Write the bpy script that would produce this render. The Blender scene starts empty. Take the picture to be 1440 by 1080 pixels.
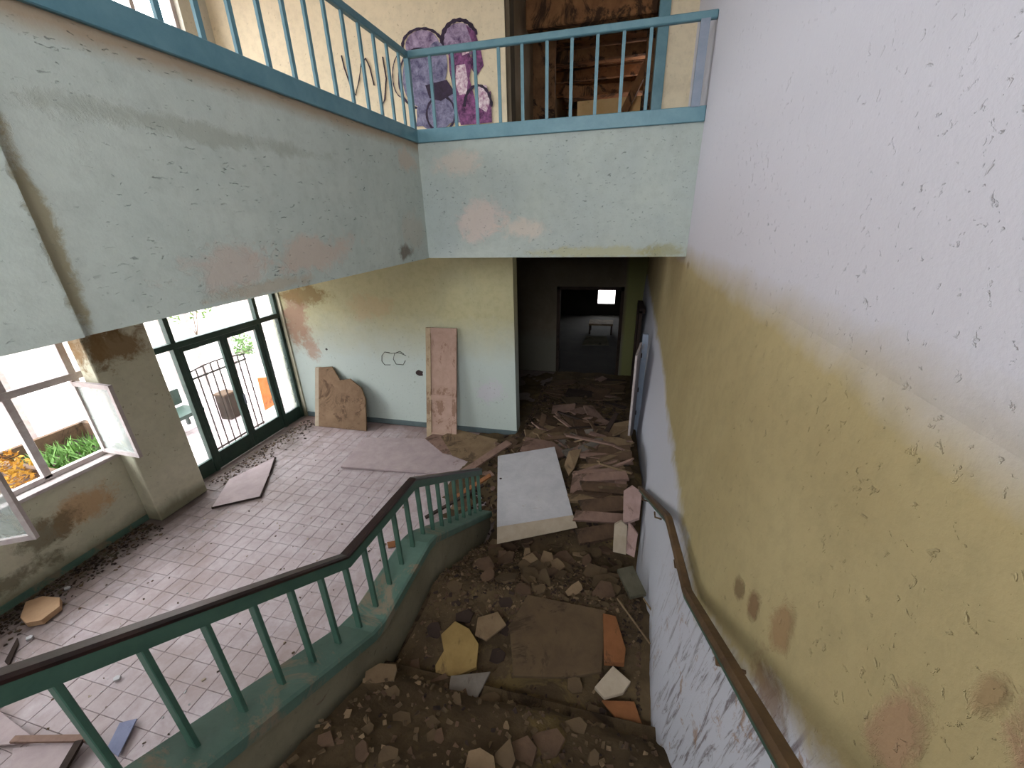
import bpy, bmesh, math, random
from mathutils import Vector, Matrix, noise
random.seed(7)
SC = bpy.context.scene
COL = SC.collection

# ------------------------------------------------------------------ camera
H, PITCH, YAW, ROLL, FPX = 4.2, .3915, .249, -.0285, 565.25
def cam_axes():
    ct, st, cy, sy = math.cos(PITCH), math.sin(PITCH), math.cos(YAW), math.sin(YAW)
    F = Vector((-sy*ct, cy*ct, -st)); R = Vector((cy, sy, 0)); U = R.cross(F)
    cr, sr = math.cos(ROLL), math.sin(ROLL)
    return F, R*cr+U*sr, U*cr-R*sr
CF, CR, CU = cam_axes()
cam = bpy.data.cameras.new('camera'); cam.sensor_width = 36; cam.lens = FPX*36/1440; cam.clip_start = .02
co = bpy.data.objects.new('camera', cam); COL.objects.link(co)
m = Matrix((CR, CU, -CF)).transposed().to_4x4(); m.translation = (0, 0, H); co.matrix_world = m
SC.camera = co

# ------------------------------------------------------------------ light
SKY, EXPO = 13.5, 0.0
SC.view_settings.view_transform = 'Standard'; SC.view_settings.look = 'None'
SC.view_settings.gamma = 1; SC.view_settings.use_curve_mapping = False; SC.view_settings.exposure = EXPO
w = bpy.data.worlds.new('overcast_sky'); SC.world = w; w.use_nodes = True
nt = w.node_tree; nt.nodes.clear()
out = nt.nodes.new('ShaderNodeOutputWorld'); bg = nt.nodes.new('ShaderNodeBackground')
tc = nt.nodes.new('ShaderNodeTexCoord'); sx = nt.nodes.new('ShaderNodeSeparateXYZ'); rp = nt.nodes.new('ShaderNodeValToRGB')
nt.links.new(tc.outputs['Generated'], sx.inputs[0]); nt.links.new(sx.outputs['Z'], rp.inputs[0])
rp.color_ramp.elements[0].position = -.05; rp.color_ramp.elements[0].color = (.35, .34, .33, 1)
rp.color_ramp.elements[1].position = .15; rp.color_ramp.elements[1].color = (.93, .97, 1.0, 1)
nt.links.new(rp.outputs[0], bg.inputs[0]); bg.inputs[1].default_value = SKY; nt.links.new(bg.outputs[0], out.inputs[0])

def portal(name, loc, rot, sx_, sy_):      # guides the sampling of sky light through a window opening; gives no light of its own
    L = bpy.data.lights.new(name, 'AREA'); L.shape = 'RECTANGLE'; L.size = sx_; L.size_y = sy_; L.cycles.is_portal = True
    o = bpy.data.objects.new(name, L); COL.objects.link(o); o.location = loc; o.rotation_euler = rot; o['kind'] = 'helper'
    return o
q_ = math.radians(90)
portal('landing_window_portal', (-.9, -3.25, 6.15), (q_, 0, 0), 3.3, 3.4)
portal('upper_window_portal', (-7.12, 2.55, 6.72), (0, -q_, 0), 2.4, 8.2)
portal('hall_window_portal', (-7.12, 1.15, 2.27), (0, -q_, 0), 2.2, 5.5)
portal('glazed_door_portal', (-7.12, 5.71, 1.67), (0, -q_, 0), 3.35, 2.8)
portal('added_opening_portal', (.66, 10.7, 6.5), (0, q_, 0), 1.8, 1.5)  # serves the side opening added to let sky light into the passage

# ------------------------------------------------------------------ pixel / point helpers (planes of the room)
def ray(u, v): return CF+CR*((u-720)/FPX)+CU*((540-v)/FPX)
def at(u, v, x=None, y=None, z=None):
    d = ray(u, v)
    t = x/d.x if x is not None else y/d.y if y is not None else (z-H)/d.z
    return Vector((0, 0, H))+d*t
def depth(p): return (Vector(p)-Vector((0, 0, H))).dot(CF)
def proj(p):
    q = Vector(p)-Vector((0, 0, H)); d = q.dot(CF)
    return 720+FPX*q.dot(CR)/d, 540-FPX*q.dot(CU)/d, d

# ------------------------------------------------------------------ materials
def lin(c):
    f = lambda v: v/12.92 if v <= .04045 else ((v+.055)/1.055)**2.4
    return tuple(f(x/255) for x in c)+(1,)
class NB:
    def __init__(s, name):
        s.m = bpy.data.materials.new(name); s.m.use_nodes = True; s.t = s.m.node_tree; s.n = s.t.nodes
        s.b = s.n['Principled BSDF']
    def new(s, ty, **k):
        n = s.n.new(ty)
        for a, b in k.items(): setattr(n, a, b)
        return n
    def link(s, a, b): s.t.links.new(a, b)
    def coords(s, world=True, scale=(1, 1, 1)):
        c = s.new('ShaderNodeNewGeometry').outputs['Position'] if world else s.new('ShaderNodeTexCoord').outputs['Object']
        mp = s.new('ShaderNodeMapping'); mp.inputs['Scale'].default_value = scale; s.link(c, mp.inputs[0]); return mp.outputs[0]
    def noise(s, vec, scale, detail=4, rough=.6, dist=0):
        n = s.new('ShaderNodeTexNoise'); s.link(vec, n.inputs['Vector'])
        n.inputs['Scale'].default_value = scale; n.inputs['Detail'].default_value = detail; n.inputs['Roughness'].default_value = rough
        n.inputs['Distortion'].default_value = dist; return n.outputs['Fac']
    def ramp(s, fac, a, b, lo=0, hi=1):
        n = s.new('ShaderNodeMapRange'); n.clamp = True; s.link(fac, n.inputs[0])
        n.inputs[1].default_value = a; n.inputs[2].default_value = b; n.inputs[3].default_value = lo; n.inputs[4].default_value = hi
        return n.outputs[0]
    def math(s, op, a, b=0):
        n = s.new('ShaderNodeMath', operation=op)
        for i, x in enumerate((a, b)):
            if isinstance(x, (int, float)): n.inputs[i].default_value = x
            else: s.link(x, n.inputs[i])
        return n.outputs[0]
    def mix(s, fac, a, b):
        n = s.new('ShaderNodeMix', data_type='RGBA')
        if isinstance(fac, (int, float)): n.inputs[0].default_value = fac
        else: s.link(fac, n.inputs[0])
        for i, x in ((6, a), (7, b)):
            if isinstance(x, tuple): n.inputs[i].default_value = lin(x)
            else: s.link(x, n.inputs[i])
        return n.outputs[2]
    def bump(s, h, dist=.01, strength=1.0, prev=None):
        n = s.new('ShaderNodeBump'); n.inputs['Distance'].default_value = dist; n.inputs['Strength'].default_value = strength
        s.link(h, n.inputs['Height'])
        if prev is not None: s.link(prev, n.inputs['Normal'])
        return n.outputs[0]
    def done(s, col, rough=.85, normal=None, spec=.3):
        if isinstance(col, tuple): s.b.inputs['Base Color'].default_value = lin(col)
        else: s.link(col, s.b.inputs['Base Color'])
        s.b.inputs['Roughness'].default_value = rough; s.b.inputs['Specular IOR Level'].default_value = spec
        if normal is not None: s.link(normal, s.b.inputs['Normal'])
        return s.m

def wall_mat(name, base, alt, spots=(), bands=(), speck=(95, 100, 92), speck_amt=.5, peel=None, peel_at=.68, stretch=(1, 1, 1), soft=(.55, 1.15), rail_band=None):
    """limewash on plaster: mottled paint, dark scratches, shaped stains and places where the coat has come off"""
    b = NB(name); P = b.coords()
    big = b.noise(P, 1.1, 5, .6, .4); fine = b.noise(P, 9, 6, .7); ragged = b.noise(P, 7, 8, .75, .5)
    col = b.mix(b.ramp(big, .35, .65), base, alt)
    grime = tuple(int(c*.86) for c in base)
    col = b.mix(b.ramp(fine, .45, .75, 0, .55), col, grime)
    edge = b.noise(P, 2.6, 6, .65, .6)
    sep = b.new('ShaderNodeSeparateXYZ'); b.link(P, sep.inputs[0])
    ax = dict(x=sep.outputs[0], y=sep.outputs[1], z=sep.outputs[2])
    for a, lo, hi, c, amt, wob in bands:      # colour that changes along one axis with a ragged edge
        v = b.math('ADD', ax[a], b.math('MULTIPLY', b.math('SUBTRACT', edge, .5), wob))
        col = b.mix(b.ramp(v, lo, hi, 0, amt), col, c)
    hgt = b.math('MULTIPLY', fine, .25)
    if rail_band:      # older white coat below the line of the wall handrail, streaked where it has run
        up = b.math('MULTIPLY', b.math('MAXIMUM', b.math('SUBTRACT', 1.9, ax['y']), 0), .62)
        v = b.math('SUBTRACT', b.math('SUBTRACT', ax['z'], up), b.math('MULTIPLY', b.math('SUBTRACT', edge, .5), .45))
        v = b.math('SUBTRACT', v, b.math('MULTIPLY', b.math('MAXIMUM', b.math('SUBTRACT', ax['y'], 4.6), 0), .12))
        lowm = b.ramp(v, 1.95, 2.12, 1, 0); col = b.mix(lowm, col, (190, 190, 200))
        stk = b.noise(b.coords(scale=(1, 9, 1.3)), 2.4, 6, .7, .6); nearm = b.ramp(ax['y'], 3.0, 1.6, 0, 1)
        col = b.mix(b.math('MULTIPLY', b.math('MULTIPLY', lowm, nearm), b.ramp(stk, .53, .62, 0, .8)), col, (104, 90, 92))
        col = b.mix(b.math('MULTIPLY', b.math('MULTIPLY', lowm, nearm), b.ramp(ragged, .57, .62, 0, .75)), col, (150, 120, 98))
    for c0, r0, c, amt in spots:
        sub = b.new('ShaderNodeVectorMath', operation='SUBTRACT'); b.link(P, sub.inputs[0]); sub.inputs[1].default_value = c0
        dv = b.new('ShaderNodeVectorMath', operation='DIVIDE'); b.link(sub.outputs[0], dv.inputs[0]); dv.inputs[1].default_value = r0
        ln = b.new('ShaderNodeVectorMath', operation='LENGTH'); b.link(dv.outputs[0], ln.inputs[0])
        v = b.math('ADD', ln.outputs['Value'], b.math('ADD', b.math('MULTIPLY', b.math('SUBTRACT', edge, .5), 2.2), b.math('MULTIPLY', b.math('SUBTRACT', ragged, .5), 2.4)))
        msk = b.ramp(v, soft[0], soft[1], 1, 0)
        col = b.mix(b.math('MULTIPLY', msk, amt), col, c)
        hgt = b.math('SUBTRACT', hgt, b.math('MULTIPLY', msk, .5*amt))
    if peel:
        pn = b.noise(P, 3.4, 7, .7, .8); msk = b.ramp(pn, peel_at, peel_at+.02)
        col = b.mix(b.math('MULTIPLY', msk, .75), col, peel); hgt = b.math('SUBTRACT', hgt, b.math('MULTIPLY', msk, .4))
    S = b.coords(scale=stretch); sn = b.noise(S, 24, 4, .65, .5)
    reg = b.ramp(big, .4, .6, .25, 1)
    smask = b.math('MULTIPLY', b.ramp(sn, .63, .70), reg)
    col = b.mix(b.math('MULTIPLY', smask, speck_amt), col, speck); hgt = b.math('SUBTRACT', hgt, b.math('MULTIPLY', smask, .5))
    micro = b.noise(P, 60, 3, .6)
    nrm = b.bump(micro, .002, .5); nrm = b.bump(hgt, .012, .8, nrm)
    return b.done(col, .9, nrm, .2)

def mottled(name, c1, c2, c3=None, scale=6, rough=.8, bump=.004, world=False, at3=.6, spec=.3, stretch=(1, 1, 1)):
    b = NB(name); P = b.coords(world, stretch)
    n1 = b.noise(P, scale, 6, .7, .3); col = b.mix(b.ramp(n1, .35, .65), c1, c2)
    if c3:
        n2 = b.noise(P, scale*.45, 6, .75, 1.0); col = b.mix(b.ramp(n2, at3, at3+.07), col, c3)
    n3 = b.noise(P, scale*6, 3, .6)
    return b.done(col, rough, b.bump(b.math('ADD', n1, b.math('MULTIPLY', n3, .4)), bump, .9), spec)

def glass_mat(name, dirt, tint=(205, 215, 212)):
    b = NB(name); b.n.remove(b.b); o = b.n['Material Output']
    tr = b.new('ShaderNodeBsdfTransparent'); gl = b.new('ShaderNodeBsdfGlossy'); gl.inputs['Roughness'].default_value = .05
    df = b.new('ShaderNodeBsdfDiffuse'); df.inputs[0].default_value = lin(tint)
    m1 = b.new('ShaderNodeMixShader'); m1.inputs[0].default_value = .06; b.link(tr.outputs[0], m1.inputs[1]); b.link(gl.outputs[0], m1.inputs[2])
    m2 = b.new('ShaderNodeMixShader'); P = b.coords(); n = b.noise(P, 5, 6, .7, .5)
    b.link(b.ramp(n, .3, .75, dirt*.3, dirt), m2.inputs[0]); b.link(m1.outputs[0], m2.inputs[1]); b.link(df.outputs[0], m2.inputs[2])
    b.link(m2.outputs[0], o.inputs[0]); return b.m

P3 = lambda v: tuple(v)
XR, YF, ZB, ZT, XF, YB = .86, 5.587, 3.7, 5.13, -2.6, 7.13
M = {}
M['fascia_left'] = wall_mat('mint_plaster_beam', (190, 198, 190), (178, 188, 181),
    spots=[((XF, 2.39, 3.93), (.5, .40, .15), (194, 174, 162), .6), ((XF, 3.2, 3.97), (.5, .55, .15), (198, 174, 158), .6), ((XF, 4.95, 3.84), (.5, .16, .08), (104, 92, 80), .8),
           ((XF, 2.66, 3.76), (.5, .5, .05), (176, 156, 130), .5), ((XF, 1.44, 4.15), (.5, .05, .6), (146, 134, 100), .8), ((XF, 2.6, 4.75), (.5, 1.0, .06), (150, 152, 138), .5),
           ((XF, 5.3, 4.9), (.5, .3, .12), (200, 180, 162), .6), ((XF, 5.2, 4.1), (.5, .3, .25), (186, 176, 160), .4)],
    bands=[('z', 5.0, 5.09, (160, 136, 108), .8, .10)], stretch=(1, .6, 1.9), speck=(96, 102, 100), speck_amt=.9)
M['fascia_far'] = wall_mat('mint_plaster_gallery', (174, 182, 175), (164, 173, 170),
    spots=[((-1.8, YF, 4.2), (.3, .5, .25), (206, 184, 174), .6), ((-1.2, YF, 4.05), (.35, .5, .14), (208, 188, 172), .5), ((-2.1, YF, 4.88), (.35, .5, .16), (204, 186, 172), .5),
           ((-.3, YF, 3.76), (.9, .5, .07), (166, 162, 120), .6), ((.6, YF, 3.76), (.25, .5, .09), (146, 142, 100), .6)], speck=(108, 116, 110), speck_amt=.8, stretch=(.8, 1, 1.5))
M['wall_right'] = wall_mat('yellow_to_lilac_wall', (172, 157, 118), (163, 147, 108),
    spots=[((.7, 1.46, 2.62), (.3, .05, .06), (122, 96, 70), .9), ((.7, 1.27, 2.74), (.3, .07, .10), (146, 118, 86), .85), ((.68, 1.60, 2.54), (.3, .05, .05), (112, 92, 66), .8),
           ((.7, .60, 3.30), (.3, .08, .09), (150, 116, 94), .95), ((.7, .80, 3.02), (.3, .06, .12), (154, 124, 98), .85), ((.72, .72, 3.27), (.3, .03, .05), (140, 114, 84), .7),
           ((.66, 1.15, 2.52), (.3, .14, .09), (126, 98, 76), .7), ((.66, 5.35, 3.62), (.3, .16, .06), (120, 98, 60), .8)],
    bands=[('z', 3.58, 3.86, (194, 192, 200), 1.0, .16)], peel=None, speck=(126, 116, 98), speck_amt=.16, rail_band=True)  # yellow tone low down, blending to lilac white above beam level
M['wall_back'] = wall_mat('cream_to_bluish_wall', (186, 180, 142), (176, 172, 140),
    spots=[((-6.5, YB, 2.3), (.33, .5, .62), (160, 128, 108), .9), ((-6.3, YB, 1.7), (.2, .5, .3), (168, 140, 122), .8), ((-6.2, YB, 2.85), (.6, .5, .18), (134, 112, 74), .85),
           ((-4.7, YB, 2.6), (.5, .5, .25), (184, 160, 126), .5), ((-2.3, YB, .95), (.3, .5, .25), (196, 186, 200), .5)],
    bands=[('z', 2.5, 1.5, (184, 194, 188), 1.0, .6)], speck=(122, 118, 96), speck_amt=.5)  # cream higher up, turning bluish white towards the bottom
M['wall_upper'] = wall_mat('cream_limewash', (226, 212, 184), (220, 206, 180), speck=(150, 130, 104), speck_amt=.4)
M['wall_left'] = wall_mat('stained_green_limewash', (206, 201, 180), (190, 187, 164),
    spots=[((-6.82, 2.9, .7), (.5, .4, .22), (190, 148, 104), .7), ((-6.82, 2.5, .65), (.5, .3, .2), (96, 86, 66), .7), ((-6.82, 1.9, .3), (.5, .6, .12), (96, 88, 68), .7),
           ((-6.55, 3.85, 2.75), (.5, .5, .26), (128, 98, 60), .85), ((-6.55, 3.9, 3.3), (.5, .7, .45), (116, 88, 56), .85), ((-6.7, 3.49, 2.9), (.5, .3, .4), (128, 100, 66), .7),
           ((-6.82, 1.2, .8), (.5, .5, .3), (140, 128, 100), .6)],
    bands=[('z', .28, .10, (104, 98, 74), .7, .3)], peel=(170, 144, 112), peel_at=.70, speck=(96, 92, 72), speck_amt=.7)
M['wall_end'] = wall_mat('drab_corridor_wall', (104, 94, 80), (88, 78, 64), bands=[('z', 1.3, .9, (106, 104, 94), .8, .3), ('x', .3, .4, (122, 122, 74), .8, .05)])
M['plain_wall'] = wall_mat('old_white_limewash', (200, 196, 182), (186, 182, 170))
M['stringer'] = wall_mat('dirty_stringer_plaster', (136, 130, 108), (116, 108, 88), peel=(120, 100, 84), peel_at=.64, speck=(60, 54, 40), speck_amt=.8)
M['ceiling'] = wall_mat('ceiling_plaster', (222, 220, 212), (210, 208, 200))
M['teal'] = mottled('blue_teal_enamel', (82, 124, 138), (98, 138, 150), (122, 140, 132), 5, .45, .001, True, .68, .5)
M['green'] = mottled('sea_green_enamel', (76, 102, 91), (90, 116, 104), (126, 116, 98), 4, .6, .0015, True, .55, .35)
M['rail_green'] = mottled('dark_green_enamel', (52, 82, 70), (64, 94, 80), (92, 70, 52), 7, .5, .001, True, .7, .5)
M['black_rail'] = mottled('dark_handrail', (30, 20, 20), (48, 30, 28), None, 8, .35, .001, True, spec=.5)
M['brown_rail'] = mottled('worn_brown_wood', (74, 56, 40), (98, 76, 52), (120, 112, 88), 7, .6, .002, True, .66)
M['door_green'] = mottled('dark_green_door_paint', (30, 54, 47), (40, 66, 56), (60, 70, 56), 5, .5, .001, True, .7, .5)
M['win_white'] = mottled('flaking_white_paint', (186, 178, 176), (168, 154, 152), (124, 104, 88), 8, .7, .002, True, .64)
M['grey_metal'] = mottled('grey_blue_paint', (128, 140, 156), (142, 150, 166), (150, 140, 130), 6, .5, .001, True)
M['base_grey'] = mottled('slate_skirting', (84, 98, 100), (96, 108, 110), (110, 96, 90), 6, .7, .001, True)
M['glass'] = glass_mat('window_glass', .08); M['dirty_glass'] = glass_mat('dirty_window_glass', .5)
M['bed'] = mottled('trodden_dust', (68, 56, 42), (90, 75, 55), (102, 86, 56), 2.2, .95, .02, True, .56, .1)
M['dust'] = mottled('brown_dust', (66, 54, 40), (84, 70, 51), (48, 38, 29), 4, .95, .02, True, .54, .1)
M['tile'] = None
def tile_mat(name, dirty):
    b = NB(name); P = b.coords(); oi = b.new('ShaderNodeObjectInfo')
    n = b.noise(P, 5, 6, .75, .3); big = b.noise(P, .8, 5, .65, .6)
    col = b.mix(b.ramp(n, .35, .68), (156, 141, 142), (182, 170, 174))
    col = b.mix(b.ramp(oi.outputs['Random'], 0, 1, 0, .3), col, (158, 138, 134))
    col = b.mix(b.ramp(big, .47, .66, 0, .6), col, (132, 112, 106))
    sep = b.new('ShaderNodeSeparateXYZ'); b.link(P, sep.inputs[0]); e = b.noise(P, 2.2, 7, .7, .7)
    v = b.math('ADD', sep.outputs[0], b.math('MULTIPLY', b.math('SUBTRACT', e, .5), 2.2))
    col = b.mix(b.ramp(v, -5.5, -6.7, 0, .9), col, (78, 64, 54))
    v2 = b.math('ADD', sep.outputs[1], b.math('MULTIPLY', b.math('SUBTRACT', e, .5), 2.0))
    col = b.mix(b.ramp(v2, 6.4, 7.0, 0, .6), col, (128, 100, 92))
    return b.done(col, .62, b.bump(n, .003, .6), .35)
M['tile'] = tile_mat('pinkish_floor_tile', 0)
M['grout'] = mottled('dirty_grout', (122, 108, 104), (104, 90, 86), None, 6, .95, .003, True)
PAL = dict(
 brown=((92, 72, 56), (74, 57, 45), (54, 43, 34)), tan=((124, 104, 80), (106, 87, 66), (80, 65, 49)), pinkish=((136, 110, 98), (116, 92, 82), (88, 70, 60)),
 grey=((112, 104, 96), (94, 86, 78), (74, 66, 58)), rust=((124, 78, 48), (98, 64, 42), (78, 54, 38)), ochre=((138, 116, 74), (116, 96, 62), (96, 78, 52)),
 cream=((158, 145, 126), (136, 122, 104), (120, 104, 88)), white=((186, 184, 187), (172, 170, 174), (146, 126, 100)), dark=((58, 46, 40), (46, 36, 32), (36, 28, 26)),
 olive=((92, 88, 74), (78, 74, 60), (60, 54, 44)), bluegrey=((128, 132, 158), (112, 116, 140), (90, 90, 100)), dusty=((90, 74, 54), (78, 63, 47), (64, 51, 38)),
 pink=((176, 148, 142), (160, 132, 126), (128, 104, 98)), floorpink=((172, 156, 156), (156, 140, 142), (132, 112, 106)), orange=((216, 130, 70), (196, 110, 56), (150, 90, 56)),
 leanpink=((176, 148, 134), (160, 132, 118), (136, 108, 92)), leantan=((178, 158, 132), (160, 140, 114), (136, 112, 90)), board=((128, 104, 82), (110, 88, 68), (88, 68, 52)))
DUSTED = dict(rust=.46, ochre=.5, cream=.52, tan=.5, olive=.48, grey=.5, pinkish=.52, bluegrey=.6)
for k, v in PAL.items():     # colour of the piece, with pale brown dust lying on it in patches
    M[k] = mottled(k+'_debris', v[0], v[1], (92, 76, 56) if k in DUSTED else v[2], 4, .9, .004, False, DUSTED.get(k, .62 if k in ('white', 'floorpink', 'leanpink', 'leantan') else .53), .15)
M['tile'] = None
def tile_mat(name, dirty):
    b = NB(name); P = b.coords(); oi = b.new('ShaderNodeObjectInfo')
    n = b.noise(P, 5, 6, .75, .3); big = b.noise(P, .8, 5, .65, .6)
    col = b.mix(b.ramp(n, .35, .68), (156, 141, 142), (182, 170, 174))
    col = b.mix(b.ramp(oi.outputs['Random'], 0, 1, 0, .3), col, (158, 138, 134))
    col = b.mix(b.ramp(big, .47, .66, 0, .6), col, (132, 112, 106))
    sep = b.new('ShaderNodeSeparateXYZ'); b.link(P, sep.inputs[0]); e = b.noise(P, 2.2, 7, .7, .7)
    v = b.math('ADD', sep.outputs[0], b.math('MULTIPLY', b.math('SUBTRACT', e, .5), 2.2))
    col = b.mix(b.ramp(v, -5.5, -6.7, 0, .9), col, (78, 64, 54))
    v2 = b.math('ADD', sep.outputs[1], b.math('MULTIPLY', b.math('SUBTRACT', e, .5), 2.0))
    col = b.mix(b.ramp(v2, 6.4, 7.0, 0, .6), col, (128, 100, 92))
    return b.done(col, .62, b.bump(n, .003, .6), .35)
M['tile'] = tile_mat('pinkish_floor_tile', 0)
M['grout'] = mottled('dirty_grout', (122, 108, 104), (104, 90, 86), None, 6, .95, .003, True)
PAL = dict(
 brown=((92, 72, 56), (74, 57, 45), (54, 43, 34)), tan=((124, 104, 80), (106, 87, 66), (80, 65, 49)), pinkish=((136, 110, 98), (116, 92, 82), (88, 70, 60)),
 grey=((112, 104, 96), (94, 86, 78), (74, 66, 58)), rust=((128, 84, 52), (110, 70, 42), (78, 54, 38)), ochre=((146, 122, 76), (130, 106, 64), (96, 78, 52)),
 cream=((170, 156, 138), (152, 138, 120), (120, 104, 88)), white=((186, 184, 187), (172, 170, 174), (146, 126, 100)), dark=((58, 46, 40), (46, 36, 32), (36, 28, 26)),
 olive=((92, 88, 74), (78, 74, 60), (60, 54, 44)), bluegrey=((128, 132, 158), (112, 116, 140), (90, 90, 100)), dusty=((90, 74, 54), (78, 63, 47), (64, 51, 38)),
 pink=((176, 148, 142), (160, 132, 126), (128, 104, 98)), floorpink=((172, 156, 156), (156, 140, 142), (132, 112, 106)), orange=((216, 130, 70), (196, 110, 56), (150, 90, 56)),
 leanpink=((176, 148, 134), (160, 132, 118), (136, 108, 92)), leantan=((178, 158, 132), (160, 140, 114), (136, 112, 90)), board=((128, 104, 82), (110, 88, 68), (88, 68, 52)))
for k, v in PAL.items(): M[k] = mottled(k+'_debris', v[0], v[1], v[2], 4, .88, .004, False, .62 if k in ('white', 'floorpink', 'cream') else .53, .2)

# ------------------------------------------------------------------ geometry helpers
def link_mesh(name, verts, faces, mat, parent=None, smooth=False, kind=None, bevel=0):
    c = sum((Vector(v) for v in verts), Vector())/len(verts)
    me = bpy.data.meshes.new(name); me.from_pydata([tuple(Vector(v)-c) for v in verts], [], faces)
    bm = bmesh.new(); bm.from_mesh(me); bmesh.ops.recalc_face_normals(bm, faces=bm.faces)
    if bevel: bmesh.ops.bevel(bm, geom=bm.edges[:], offset=bevel, segments=1, affect='EDGES', clamp_overlap=True)
    bm.to_mesh(me); bm.free()
    if smooth:
        for p in me.polygons: p.use_smooth = True
    for mm in (mat if isinstance(mat, (list, tuple)) else [mat]): me.materials.append(mm)
    o = bpy.data.objects.new(name, me); COL.objects.link(o)
    off = Vector()
    q = parent
    while q is not None: off += q.location; q = q.parent
    o.parent = parent; o.location = c-off
    if kind: o['kind'] = kind
    return o
def tag(o, label, cat, group=None, kind=None):
    o['label'] = label; o['category'] = cat
    if group: o['group'] = group
    if kind: o['kind'] = kind
    return o
def root(name, loc, label, cat, group=None, kind=None):
    o = bpy.data.objects.new(name, None); COL.objects.link(o); o.location = loc; o.empty_display_size = .1
    return tag(o, label, cat, group, kind)
class MB:
    def __init__(s): s.v = []; s.f = []
    def add(s, v, f):
        n = len(s.v); s.v += [tuple(x) for x in v]; s.f += [tuple(i+n for i in g) for g in f]; return s
    def box(s, a, b):
        x0, y0, z0 = a; x1, y1, z1 = b
        return s.add([(x0,y0,z0),(x1,y0,z0),(x1,y1,z0),(x0,y1,z0),(x0,y0,z1),(x1,y0,z1),(x1,y1,z1),(x0,y1,z1)],
                     [(0,3,2,1),(4,5,6,7),(0,1,5,4),(1,2,6,5),(2,3,7,6),(3,0,4,7)])
    def prism(s, pts, off):
        n = len(pts); off = Vector(off)
        return s.add([Vector(p) for p in pts]+[Vector(p)+off for p in pts], [tuple(range(n))[::-1], tuple(range(n, 2*n))]+[(i, (i+1)%n, n+(i+1)%n, n+i) for i in range(n)])
    def bar(s, a, b, w, h, up=(0, 0, 1)):
        a, b = Vector(a), Vector(b); d = (b-a).normalized(); u = Vector(up)
        if abs(d.dot(u)) > .98: u = Vector((0, 1, 0))
        sd = d.cross(u).normalized(); u2 = sd.cross(d).normalized()
        q = [sd*(-w/2)+u2*(-h/2), sd*(w/2)+u2*(-h/2), sd*(w/2)+u2*(h/2), sd*(-w/2)+u2*(h/2)]
        return s.add([a+p for p in q]+[b+p for p in q], [(0,3,2,1),(4,5,6,7),(0,1,5,4),(1,2,6,5),(2,3,7,6),(3,0,4,7)])
    def tube(s, path, r, n=8):
        path = [Vector(p) for p in path]; vs = []; fs = []
        for i, p in enumerate(path):
            d = (path[min(i+1, len(path)-1)]-path[max(i-1, 0)]).normalized()
            u = Vector((0, 0, 1)) if abs(d.z) < .9 else Vector((1, 0, 0)); a = d.cross(u).normalized(); c = a.cross(d)
            rr = r[i] if isinstance(r, (list, tuple)) else r
            vs += [p+a*math.cos(t*2*math.pi/n)*rr+c*math.sin(t*2*math.pi/n)*rr for t in range(n)]
        for i in range(len(path)-1):
            fs += [(i*n+t, i*n+(t+1)%n, (i+1)*n+(t+1)%n, (i+1)*n+t) for t in range(n)]
        fs += [tuple(range(n))[::-1], tuple((len(path)-1)*n+t for t in range(n))]
        return s.add(vs, fs)
    def sweep(s, path, prof):       # profile in (x, z) carried along a path in the Y-Z plane
        n = len(prof); vs = []
        for i, (y, z) in enumerate(path): vs += [(px, y, z+pz) for px, pz in prof]
        fs = [(i*n+t, i*n+(t+1)%n, (i+1)*n+(t+1)%n, (i+1)*n+t) for i in range(len(path)-1) for t in range(n)]
        fs += [tuple(range(n))[::-1], tuple((len(path)-1)*n+t for t in range(n))]
        return s.add(vs, fs)
    def build(s, name, mat, parent=None, **k): return link_mesh(name, s.v, s.f, mat, parent, **k)
def box(name, a, b, mat, parent=None, **k): return MB().box(a, b).build(name, mat, parent, **k)
def wall_x(name, x0, x1, ylim, zlim, holes, mat, label):       # wall in a plane of constant X with openings
    mb = MB(); ys = sorted({ylim[0], ylim[1]}|{h[0] for h in holes}|{h[1] for h in holes}); zs = sorted({zlim[0], zlim[1]}|{h[2] for h in holes}|{h[3] for h in holes})
    for i in range(len(ys)-1):
        for j in range(len(zs)-1):
            cy, cz = (ys[i]+ys[i+1])/2, (zs[j]+zs[j+1])/2
            if any(h[0] < cy < h[1] and h[2] < cz < h[3] for h in holes): continue
            mb.box((x0, ys[i], zs[j]), (x1, ys[i+1], zs[j+1]))
    return tag(mb.build(name, mat), label, 'wall', kind='structure')
def wall_y(name, y0, y1, xlim, zlim, holes, mat, label):
    mb = MB(); xs = sorted({xlim[0], xlim[1]}|{h[0] for h in holes}|{h[1] for h in holes}); zs = sorted({zlim[0], zlim[1]}|{h[2] for h in holes}|{h[3] for h in holes})
    for i in range(len(xs)-1):
        for j in range(len(zs)-1):
            cx, cz = (xs[i]+xs[i+1])/2, (zs[j]+zs[j+1])/2
            if any(h[0] < cx < h[1] and h[2] < cz < h[3] for h in holes): continue
            mb.box((xs[i], y0, zs[j]), (xs[i+1], y1, zs[j+1]))
    return tag(mb.build(name, mat), label, 'wall', kind='structure')

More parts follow.
